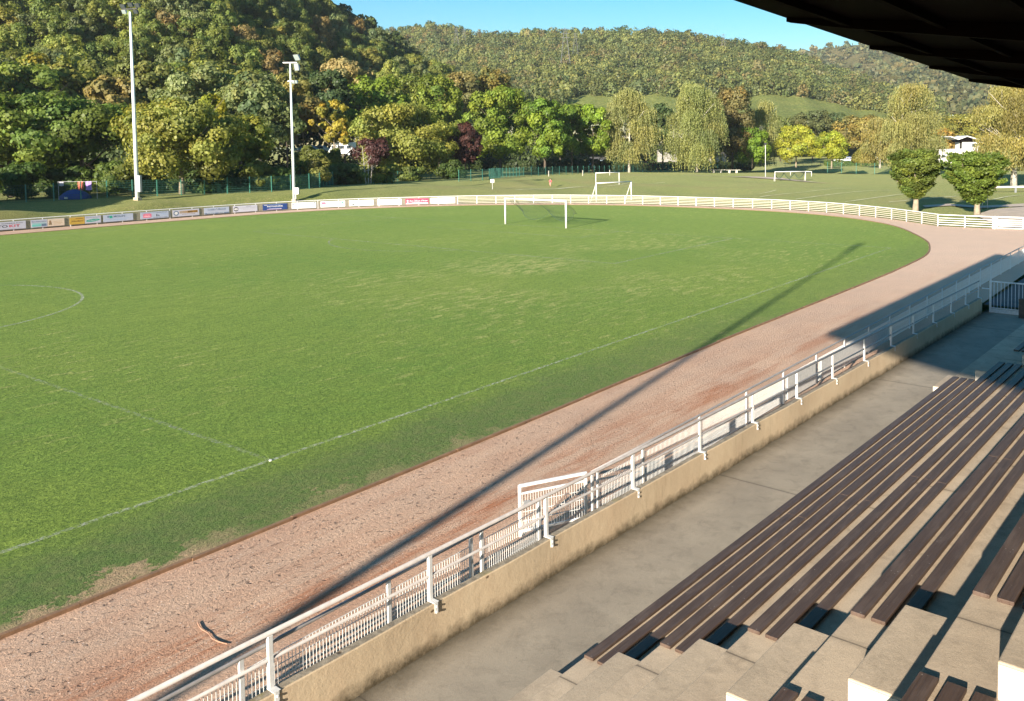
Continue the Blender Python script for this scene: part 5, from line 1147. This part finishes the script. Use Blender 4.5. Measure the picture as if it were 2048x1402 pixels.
# high-jump-like long white bar and stand near the right hornbeam
a = ground_at(1985, 138)
o = thing('long_beam', 'long white beam lying on low supports at the right edge of the second field', 'beam', (a[0], a[1], a[2]), YAW-R(90)+R(8))
MB().box((4.2, 0, 0.95), (9.6, 0.3, 0.26)).build('beam', M_WHITE, o)
for x in (0, 4, 8): MB().box((x, 0, 0.45), (0.25, 0.25, 0.95)).build('leg', M_GREY, o)
a = ground_at(1964, 96); o = thing('steel_trestle', 'pale steel A-shaped post frame behind the right fan-shaped tree', 'frame', (a[0], a[1], 0), YAW-R(90))
b = MB(); b.bar((0.0, 0, 0), (0.28, 0, 1.9), 0.035); b.bar((0.62, 0, 0), (0.62, 0, 2.0), 0.035); b.bar((0.28, 0, 1.9), (0.62, 0, 2.0), 0.035); b.bar((0.02, 0, 0.15), (0.62, 0, 0.15), 0.03); b.build('frame', M_GREY, o)

# ---- floodlight masts
M_MAST = plain('mast_paint', (0.66, 0.72, 0.70), 0.45, 0.0, 0.12, 2)
M_LENSD = plain('dark_lamp_glass', (0.06, 0.07, 0.07), 0.15, 0, 0.1, 2, 0, 0.6)
M_LENS = plain('lamp_glass', (0.28, 0.33, 0.32), 0.15, 0, 0.1, 2, 0, 0.7)
def flood(parent, x, z, w_, h_, tilt, dark=True, yaw=0.0):
    hb = MB(); hb.add([(-w_/2, 0, -h_/2), (w_/2, 0, -h_/2), (w_/2, 0, h_/2), (-w_/2, 0, h_/2), (-w_*0.32, 0.28, -h_*0.3), (w_*0.32, 0.28, -h_*0.3), (w_*0.32, 0.28, h_*0.3), (-w_*0.32, 0.28, h_*0.3)],
                     [(0, 1, 2, 3), (4, 7, 6, 5), (0, 4, 5, 1), (1, 5, 6, 2), (2, 6, 7, 3), (3, 7, 4, 0)])
    o = hb.build('floodlight', M_DARK if dark else M_GREY, parent, bevel=0.02); o.location = (x, 0, z); o.rotation_euler = (tilt, 0, yaw)
    g = MB().box((0, -0.012, 0), (w_*0.88, 0.02, h_*0.88)).build('lens', M_LENSD if dark else M_LENS, o); return o
def mast(label, x, y, z, H_, r, yaw, kind):
    o = thing('floodlight_mast', label, 'floodlight mast', (x, y, z), yaw)
    MB().tube([(0, 0, 0.1), (0, 0, H_*0.5), (0, 0, H_)], [r, r*0.76, r*0.48], 14).build('pole', M_MAST, o, smooth=True)
    MB().box((0, 0, 0.1), (r*2.6, r*2.6, 0.5)).build('footing', M_STEP, o, bevel=0.03)
    if kind == 4:
        MB().box((0, 0, H_+0.3), (2.0, 0.12, 0.12)).build('crossarm', M_DARK, o)
        for xx, zz, wd, dk in ((-0.95, 0.62, 0.62, True), (-0.80, 0.0, 0.55, False), (0.05, 0.75, 0.62, True), (0.95, 0.65, 0.62, True), (0.70, -0.05, 0.55, True)):
            flood(o, xx, H_+zz, wd, wd*0.85, R(30), dk)
        MB().box((0.36, 0.0, 1.9), (0.35, 0.35, 1.9)).build('control_box', M_GREY, o, bevel=0.03)
    else:
        MB().box((0, 0, H_), (1.7, 0.22, 0.10)).build('crossarm', M_GREY, o)
        flood(o, 0.80, H_+0.62, 1.0, 0.8, R(28), False, R(-35)); flood(o, 0.75, H_-0.55, 0.9, 0.9, R(10), False, R(-35))
        MB().box((0.0, 0, H_*0.868), (0.7, 0.16, 0.10)).build('bracket', M_GREY, o)
        for xx in (0.30, 0.62): flood(o, xx, H_*0.862, 0.42, 0.42, R(20), False, R(-20))
        MB().box((0.42, -0.1, 1.35), (0.50, 0.35, 0.85)).build('control_box', M_GREEN if False else M_GREY, o, bevel=0.03)
        MB().box((0.24, -0.1, 0.55), (0.06, 0.06, 0.9)).build('conduit', M_GREY, o)
p1 = at(276.5, 434, 97.2)
mast('tallest white floodlight mast standing behind the boards on the left', p1[0], p1[1], h1(p1[0], p1[1])-0.05, at(258, 26, 97.2)[2]-h1(p1[0], p1[1]), 0.235, YAW-R(90)-R(12), 4)
p2 = at(589, 414, 106.5)
mast('slimmer white floodlight mast with two lamps, standing right of the tallest one', p2[0], p2[1], h1(p2[0], p2[1])-0.05, at(581, 126, 106.5)[2]-h1(p2[0], p2[1]), 0.19, YAW-R(90), 2)
# the mast whose long shadow falls across track and pitch, beside the grandstand
mast('floodlight mast beside the grandstand, its long shadow lying over track and pitch', -30.2, -11.05, 0.0, 22.2, 0.19, R(8), 4)

# ---- hills: pylons
M_PYL = plain('pylon_steel', (0.11, 0.115, 0.12), 0.6, 0, 0.1)
def pylon(px, d, row0, row1, label):
    P = at(px, row0, d); h_ = (row0-row1)/CF*d; o = thing('pylon', label, 'pylon', tuple(P), YAW)
    b = MB(); w0 = h_*0.13
    for sx in (-1, 1):
        for sy in (-1, 1): b.bar((sx*w0, sy*w0, 0), (sx*w0*0.15, sy*w0*0.15, h_), h_*0.0045, 4)
    for k in range(8):
        u0, u1 = k/8, (k+1)/8; a0, a1 = w0*(1-0.85*u0), w0*(1-0.85*u1)
        for sx in (-1, 1): b.bar((sx*a0, a0, u0*h_), (-sx*a1, a1, u1*h_), h_*0.0025, 4); b.bar((a0, sx*a0, u0*h_), (a1, -sx*a1, u1*h_), h_*0.0025, 4)
    b.build('lattice', M_PYL, o)
    c = MB()
    for z in (0.72, 0.84, 0.95): c.box((0, 0, z*h_), (h_*0.012, h_*0.24, h_*0.010))
    c.build('arms', M_PYL, o)
pylon(913, 900, 92, 56, 'lattice pylon on the left part of the middle hill')
pylon(928, 930, 90, 58, 'lattice pylon close right of the leftmost pylon')
pylon(1131, 700, 126, 56, 'largest lattice pylon on the middle hill')
pylon(1151, 760, 108, 66, 'smaller lattice pylon right of the largest one')
pylon(1447, 850, 112, 68, 'thin lattice pylon on the right part of the ridge')

# =================================================================== PARK FURNITURE, VEHICLES, HOUSES, PEOPLE
def gat(px, d): p = at(px, 380, d); z = h1(p[0], p[1]); return (p[0], p[1], max(z, -0.9))
VY = YAW-R(90)                        # yaw that turns local x to the picture's right
def veh(label, cat, name, px, d, rz, L, Wd, prof, win, paint, glass_y=None):
    o = thing(name, label, cat, gat(px, d), VY+rz)
    MB().prism([(x*L, z) for x, z in prof], -Wd/2, Wd/2).build('body', paint, o, bevel=0.06)
    for k, (x0, x1, z0, z1, sl) in enumerate(win):
        for sgn in (-1, 1):
            y = sgn*(Wd/2+0.006)
            b = MB(); b.add([(x0*L-sl, y, z0), (x1*L+sl, y, z0), (x1*L, y, z1), (x0*L, y, z1)], [(0, 1, 2, 3)]); b.build('window', M_GLASS, o)
    for x in (0.2, 0.8):
        for sgn in (-1, 1):
            w_ = MB().bar((x*L, sgn*(Wd/2-0.2), 0.33), (x*L, sgn*(Wd/2+0.02), 0.33), 0.33, 16).build('wheel', M_TYRE, o, smooth=False)
            MB().bar((x*L, sgn*(Wd/2+0.02), 0.33), (x*L, sgn*(Wd/2+0.035), 0.33), 0.19, 12).build('rim', M_GREY, w_)
    return o
P_BL = plain('paint_blue', (0.10, 0.24, 0.42), 0.25, 0.2, 0.08, 2); P_WH = plain('paint_white', (0.78, 0.78, 0.76), 0.3, 0, 0.06, 2); P_SI = plain('paint_silver', (0.30, 0.40, 0.48), 0.25, 0.4, 0.08, 2); P_DB = plain('paint_dark_blue', (0.04, 0.08, 0.20), 0.3, 0.2, 0.08, 2)
CARP = [(0, 0.35), (0.02, 0.75), (0.06, 0.86), (0.24, 0.96), (0.36, 1.42), (0.44, 1.50), (0.74, 1.50), (0.90, 1.02), (0.98, 0.92), (1.0, 0.35)]
VANP = [(0, 0.4), (0.0, 1.0), (0.04, 1.25), (0.16, 2.2), (0.22, 2.45), (0.97, 2.5), (1.0, 2.4), (1.0, 0.4)]
for px, d, rz, L, pf_, paint, lab, cat, nm_ in [(592, 176, R(6), 4.6, CARP, P_BL, 'blue car parked behind the hedge just right of the second mast', 'car', 'parked_car'), (617, 180, R(6), 4.6, CARP, P_SI, 'silver-blue car parked left of the white van', 'car', 'parked_car'),
                                              (662, 160, R(4), 4.6, VANP, P_WH, 'white camper van with dark windows behind the clipped hedge', 'van', 'camper_van')]:
    o = veh(lab, cat, nm_, px, d, rz, L, 1.85, pf_, [(0.40, 0.56, 0.95, 1.38, 0.05), (0.58, 0.74, 0.95, 1.38, 0.05)] if pf_ is CARP else [(0.14, 0.28, 1.25, 1.95, 0.03), (0.38, 0.62, 1.3, 1.9, 0), (0.72, 0.88, 1.3, 1.9, 0)], paint)
    o.location.z = at(px, {592: 305, 617: 306, 662: 312}[px], d)[2]
veh('dark blue van parked behind the white railings near the thuja', 'van', 'parked_van', 1688, 338, 0, 6.4, 2.1, VANP, [(0.12, 0.26, 1.3, 2.0, 0.03), (0.36, 0.60, 1.3, 1.95, 0)], P_DB)
veh('grey caravan half hidden in the shade behind the leftmost trees', 'caravan', 'caravan', 132, 136, 0, 4.5, 2.1, [(0, 0.5), (0.0, 1.7), (0.1, 2.4), (0.9, 2.45), (1.0, 1.8), (1.0, 0.5)], [(0.2, 0.5, 1.3, 1.9, 0)], P_SI)
# white chalet-like building on the right
def house(label, px, d, w_, dep, wallh, roofh, rz, wallm, roofm, name='house', butter=False, zb=None):
    b0 = gat(px, d); o = thing(name, label, 'house', (b0[0], b0[1], b0[2] if zb is None else zb), VY+rz)
    MB().box((w_/2, dep/2, wallh/2), (w_, dep, wallh)).build('wall', wallm, o)
    if butter:
        pr_ = [(-2.4, wallh+1.3), (1.2, wallh+0.2), (w_/2+0.4, wallh+1.25), (w_+1.0, wallh+0.2), (w_+1.0, wallh-0.10), (w_/2+0.4, wallh+0.95), (1.2, wallh-0.10), (-2.4, wallh+1.0)]
        MB().prism(pr_, -1.2, dep+0.6).build('roof', roofm, o)
    else:
        MB().prism([(-0.5, wallh), (w_+0.5, wallh), (w_/2, wallh+roofh)], -0.5, dep+0.5).build('roof', roofm, o) if rz else MB().add([(-0.5, -0.5, wallh), (w_+0.5, -0.5, wallh), (w_+0.5, dep+0.5, wallh), (-0.5, dep+0.5, wallh), (0.5, dep/2, wallh+roofh), (w_-0.5, dep/2, wallh+roofh)], [(0, 1, 5, 4), (1, 2, 5), (2, 3, 4, 5), (3, 0, 4), (0, 3, 2, 1)]).build('roof', roofm, o)
    return o
def win(o, x, z, w_, h_, mat=M_GLASS, y=-0.03, nm_='window'):
    f_ = MB().box((x, y, z), (w_+0.16, 0.06, h_+0.16)).build(nm_, M_WHITE, o); MB().box((x, y-0.035, z), (w_, 0.02, h_)).build('pane', mat, f_)
M_REDB = plain('red_door', (0.22, 0.08, 0.06), 0.7, 0, 0.2)
g = gat(1924, 318); zr = lambda r: at(1924, r, 318)[2]-g[2]
o = thing('house', 'white building with a low zigzag white roof above the right fan-shaped tree', 'house', g, VY)
MB().box((4.0, 3.5, zr(284)/2), (8.0, 7.0, zr(284))).build('wall', M_PLASTER, o)
rp = [(-5.0, zr(272)), (-2.0, zr(277.5)), (1.1, zr(271.5)), (5.4, zr(278.5)), (9.0, zr(284)), (9.0, zr(284)-0.3), (5.4, zr(278.5)-0.35), (1.1, zr(271.5)-0.35), (-2.0, zr(277.5)-0.35), (-5.0, zr(272)-0.35)]
MB().prism(rp, -1.6, 8.0).build('roof', M_WHITE, o)
MB().prism([(-1.8, zr(278)-0.4), (1.1, zr(272)-0.4), (5.4, zr(279)-0.4), (5.4, zr(284)), (-0.6, zr(284))], -0.3, 6.8).build('gable', M_ROOFW, o)
MB().box((-2.2, 0.5, zr(303)/2), (16.6, 5.0, zr(303))).build('terrace_wing', M_PLASTER, o)
MB().box((-2.2, -2.05, (zr(303)+zr(297.5))/2), (16.6, 0.06, zr(297.5)-zr(303))).build('balcony_rail', M_WHITE, o)
MB().box((-0.9, -0.6, (zr(283)+zr(297))/2), (0.4, 0.4, zr(280)-zr(297))).build('porch_post', M_ROOFW, o)
for x in (-4.3, -2.4, -0.4): win(o, x, zr(315.5), 0.75, 1.6, M_REDB, y=-2.03, nm_='door')
win(o, -7.6, zr(312), 1.2, 1.0, y=-2.03); win(o, 4.4, zr(291), 1.8, 1.2, y=-0.03)
o = house('house with a red-tiled roof peeping between grey-green trees', 1580, 400, 10, 8, 7.0, 3.6, 0, M_PLASTER, M_TILE); o.location.z = 3.0
for x in (2, 5, 8): win(o, x, 5.0, 1.0, 1.2)
o = house('low white building behind the tallest birch and the brownish tree', 1418, 330, 6.5, 6, 3.4, 1.6, 0, M_PLAST2, M_SLATE); win(o, 2, 1.9, 1.1, 1.2); win(o, 4.6, 1.9, 1.1, 1.2)
o = house('white house glimpsed between the two tall birches', 1316, 340, 7.5, 6, 5.2, 2, 0, M_PLAST2, M_SLATE); win(o, 2, 3.4, 1.1, 1.2); win(o, 5, 3.4, 1.1, 1.2); o.location.z += 1.0
o = house('small pale blue-grey cabin behind the last bright green trees', 1178, 300, 6.5, 4, 2.9, 1.0, 0, plain('blue_grey_paint', (0.18, 0.24, 0.30), 0.7, 0, 0.1), M_SLATE, name='cabin'); win(o, 2, 1.6, 0.9, 1.1); win(o, 4.6, 1.3, 0.9, 1.9, nm_='door')
o = house('brown shelter with a pale roof edge between shrubs right of the second mast', 540, 205, 6.0, 3, 2.4, 0.8, 0, plain('shelter_wood', (0.22, 0.12, 0.08), 0.8, 0, 0.3), M_PATH, name='shelter'); o.location.z = at(560, 290, 205)[2]; win(o, 3.0, 1.2, 0.9, 1.8, nm_='door')
# low white wall and railings behind the hedge
def rails(label, px0, px1, d, h_, n, name='railing'):
    a = at(px0, 320, d); b = at(px1, 320, d); g = gat((px0+px1)/2, d)[2]; L = float(np.linalg.norm((b-a)[:2]))
    o = thing(name, label, 'railing', (a[0], a[1], g), math.atan2(b[1]-a[1], b[0]-a[0]))
    m = MB()
    for k in range(n+1): m.box((L*k/n, 0, h_/2), (0.09, 0.06, h_))
    m.build('posts', M_WHITE, o); MB().box((L/2, 0, h_), (L, 0.1, 0.09)).build('top_rail', M_WHITE, o); MB().box((L/2, 0.05, h_*0.45), (L, 0.06, h_*0.5)).build('panel', P_WH, o)
rails('white panelled railing behind the long hedge left of the thuja', 1668, 1712, 334, 2.2, 14)
rails('white panelled railing between the thuja and the fan-shaped trees', 1742, 1800, 334, 2.4, 18)
# concrete tables
for i, (px, lab) in enumerate([(1421, 'left concrete table with a white top beside the birches'), (1452, 'right concrete table with a white top beside the birches')]):
    g = gat(px, 238); o = thing('concrete_table', lab, 'table', g, VY, 'concrete tables beside the birches')
    MB().box((1.9, 0, 0.80), (4.4 if i == 0 else 3.9, 1.5, 0.10)).build('table_top', M_WHITEC, o, bevel=0.01)
    for x in (0.9, 2.9): MB().box((x, 0, 0.37), (0.5, 1.2, 0.75)).build('leg', M_WHITEC, o)
# street lamp
g = gat(1531, 208); o = thing('street_lamp', 'thin grey street lamp with a square head beside the small bright green tree', 'street lamp', g, VY)
hl = at(1531, 290, 208)[2]-g[2]
MB().tube([(0, 0, 0), (0, 0, hl)], 0.09, 8).build('pole', M_GREY, o); MB().box((0, 0, hl+0.30), (0.6, 0.6, 0.42)).build('lamp_head', M_DARK, o, bevel=0.05)
# red swing frame
g = gat(1292, 262); o = thing('swing_frame', 'red A-shaped swing frame in the shade between the birches', 'swing', g, VY)
M_RED = plain('red_paint', (0.35, 0.04, 0.04), 0.5, 0, 0.15)
b = MB()
for x in (0, 2.6): b.bar((x-1.4, 0, 0), (x, 0.2, 3.2), 0.08, 6); b.bar((x+1.6, 0, 0), (x, 0.2, 3.2), 0.08, 6)
b.build('legs', M_RED, o); MB().bar((0, 0.2, 3.2), (2.6, 0.2, 3.2), 0.08, 6).build('top_bar', M_RED, o)
# little notice board on the bank
g = gat(985, 128); o = thing('notice_board', 'small pale square notice board on a thin post on the grass bank', 'sign', g, VY+R(5))
MB().bar((0, 0, 0), (0, 0, 1.35), 0.035, 6).build('post', M_GREY, o); MB().box((0, -0.03, 1.25), (0.55, 0.03, 0.5)).build('panel', BG_['cream'], o); MB().box((0, -0.05, 1.28), (0.3, 0.01, 0.2)).build('print', INK['l'], o)
# short wooden stakes beside the right-hand green fence
for px, d in ((1098, 186), (1166, 190), (1220, 196)):
    g = gat(px, d); o = MB().box((0, 0, 0.6), (0.14, 0.14, 1.3)).build('stake', M_BIRCH); o.location = g; tag(o, f'short wooden stake in front of the green fence, {dict(((1098, "leftmost"), (1166, "middle"), (1220, "rightmost")))[px]} of three', 'stake', 'short stakes before the green fence')
# tent and washing
g = gat(150, 99); o = thing('tent', 'dark blue tent in the shade behind the left end of the green fence', 'tent', g, VY)
tv = []
for i in range(9):
    u = i/8; x = -1.9+3.8*u; hh = 1.45*math.sin(math.pi*(0.08+0.84*u))**0.6
    tv.append([(x, 1.3*math.cos(a)*(0.5+0.5*math.sin(math.pi*(0.1+0.8*u))), hh*math.sin(a)) for a in np.linspace(0, math.pi, 9)])
b = MB(); V = [p for r_ in tv for p in r_]; b.add(V, [(i*9+j, i*9+j+1, (i+1)*9+j+1, (i+1)*9+j) for i in range(8) for j in range(8)]+[tuple(range(9))[::-1], tuple(range(72, 81))])
o.scale = (0.8, 0.8, 0.8)
b.build('canopy', plain('tent_blue', (0.012, 0.05, 0.24), 0.6, 0, 0.15), o, smooth=True); MB().box((-0.5, -1.32, 0.25), (0.5, 0.02, 0.28)).build('window', M_WHITE, o)
o = thing('washing_line', 'thin line strung between two posts beside the blue tent', 'washing line', gat(117, 98), VY)
MB().bar((0, 0, 0), (0, 0, 2.15), 0.03, 6).build('post', M_GREY, o); MB().bar((4.4, 0, 0), (4.4, 0, 2.15), 0.03, 6).build('post', M_GREY, o); MB().bar((0, 0, 2.1), (4.4, 0, 2.1), 0.012, 4).build('line', M_GREY, o)
def towel(x, w_, h_, col, lab, drop_=0.0):
    g = gat(117, 98); n = 7; V = []; F = []
    for i in range(n):
        for j in range(5): V.append((x+w_*i/(n-1), -0.03+0.03*math.sin(i*1.7+j*0.8), 2.08-drop_-h_*j/4-(0.05*math.sin(i/(n-1)*math.pi) if j == 4 else 0)))
    for i in range(n-1):
        for j in range(4): F.append((i*5+j, i*5+j+1, (i+1)*5+j+1, (i+1)*5+j))
    o = MB().add(V, F).build('hanging_towel', plain('towel_'+lab.split()[0], col, 0.95, 0, 0.3, 12)); o.location = g; o.rotation_euler = (0, 0, VY); m_ = o.modifiers.new('thick', 'SOLIDIFY'); m_.thickness = 0.012
    tag(o, lab, 'towel', 'washing beside the tent')
towel(2.25, 0.65, 0.95, (0.62, 0.16, 0.10), 'orange towel hanging right of the blue tent, left of the purple one'); towel(3.15, 0.68, 0.95, (0.42, 0.25, 0.60), 'purple and white towel hanging nearest the green fence posts'); towel(0.15, 0.5, 0.45, (0.60, 0.55, 0.58), 'small pale cloth hanging above the left end of the blue tent')
# the runner in the red shirt
def limb_body(name, chains, mat, parent):
    bm_ = bmesh.new(); me = bpy.data.meshes.new(name)
    lay = bm_.verts.layers.skin.verify(); V = {}
    for ch in chains:
        prev = None
        for key, co, r in ch:
            if key not in V:
                V[key] = bm_.verts.new(co); V[key][lay].radius = (r, r)
            if prev is not None and bm_.edges.get((prev, V[key])) is None: bm_.edges.new((prev, V[key]))
            prev = V[key]
    bm_.verts.ensure_lookup_table(); bm_.verts[0][lay].use_root = True
    bm_.to_mesh(me); bm_.free(); o = new_obj(name, me, parent, [mat])
    o.modifiers.new('skin', 'SKIN'); m = o.modifiers.new('sub', 'SUBSURF'); m.levels = 1; m.render_levels = 2; return o
g = gat(1101, 152)
M_SKIN = plain('skin', (0.50, 0.27, 0.19), 0.6, 0, 0.05); M_REDS = plain('red_shirt', (0.62, 0.08, 0.10), 0.85, 0, 0.1); M_SHORT = plain('pink_shorts', (0.55, 0.22, 0.20), 0.85, 0, 0.1); M_HAIR = plain('dark_hair', (0.05, 0.03, 0.02), 0.8, 0, 0.1)
sc_ = 0.93; o = thing('person', 'small runner in red shirt and short pinkish trousers jogging across the second field', 'person', g, VY+R(160)); o.scale = (sc_, sc_, sc_)
body = limb_body('body', [[('pel', (0, 0, 0.92), 0.13), ('ab', (0, 0.02, 1.08), 0.12), ('ch', (0, 0.04, 1.30), 0.15), ('nk', (0, 0.06, 1.47), 0.055), ('hd', (0, 0.08, 1.60), 0.085), ('hd2', (0, 0.08, 1.70), 0.08)],
    [('pel', (0, 0, 0.92), 0.13), ('hl', (-0.10, 0.0, 0.86), 0.09), ('kl', (-0.12, 0.24, 0.55), 0.06), ('al', (-0.12, 0.14, 0.12), 0.04), ('tl', (-0.12, 0.30, 0.05), 0.035)],
    [('pel', (0, 0, 0.92), 0.13), ('hr', (0.10, 0.0, 0.86), 0.09), ('kr', (0.12, -0.02, 0.48), 0.06), ('ar', (0.12, -0.34, 0.28), 0.04), ('tr', (0.12, -0.36, 0.14), 0.035)],
    [('ch', (0, 0.04, 1.30), 0.15), ('sl', (-0.19, 0.04, 1.38), 0.06), ('el', (-0.30, -0.12, 1.16), 0.042), ('wl', (-0.26, 0.08, 1.02), 0.03), ('ml', (-0.25, 0.15, 1.00), 0.03)],
    [('ch', (0, 0.04, 1.30), 0.15), ('sr', (0.19, 0.04, 1.38), 0.06), ('er', (0.31, -0.02, 1.14), 0.042), ('wr', (0.24, 0.18, 1.18), 0.03), ('mr', (0.23, 0.24, 1.22), 0.03)]], M_SKIN, o)
limb_body('shirt', [[('a', (0, 0, 0.96), 0.15), ('b', (0, 0.02, 1.10), 0.145), ('c', (0, 0.04, 1.30), 0.175), ('d', (0, 0.05, 1.42), 0.09)], [('c', (0, 0.04, 1.30), 0.175), ('e', (-0.20, 0.03, 1.38), 0.085), ('f', (-0.27, -0.07, 1.25), 0.075)], [('c', (0, 0.04, 1.30), 0.175), ('g', (0.20, 0.03, 1.38), 0.085), ('h', (0.27, 0.0, 1.25), 0.075)]], M_REDS, o)
limb_body('shorts', [[('a', (0, 0, 0.95), 0.15), ('b', (-0.10, 0.02, 0.84), 0.115), ('c', (-0.115, 0.14, 0.68), 0.095)], [('a', (0, 0, 0.95), 0.15), ('d', (0.10, 0, 0.84), 0.115), ('e', (0.115, 0.0, 0.66), 0.095)]], M_SHORT, o)
limb_body('hair', [[('a', (0, 0.04, 1.70), 0.085), ('b', (0, 0.09, 1.76), 0.075)]], M_HAIR, o)

# =================================================================== AIR
hb = MB().box((2900, 900, 240), (7600, 5600, 500))
M_HAZE = bpy.data.materials.new('haze'); M_HAZE.use_nodes = True; ht = M_HAZE.node_tree; ht.nodes.clear()
hv = ht.nodes.new('ShaderNodeVolumePrincipled'); hv.inputs['Color'].default_value = (0.80, 0.88, 1.0, 1); hv.inputs['Density'].default_value = 0.00010; hv.inputs['Anisotropy'].default_value = 0.2
ho = ht.nodes.new('ShaderNodeOutputMaterial'); ht.links.new(hv.outputs[0], ho.inputs['Volume'])
tag(hb.build('haze', M_HAZE), kind='stuff')
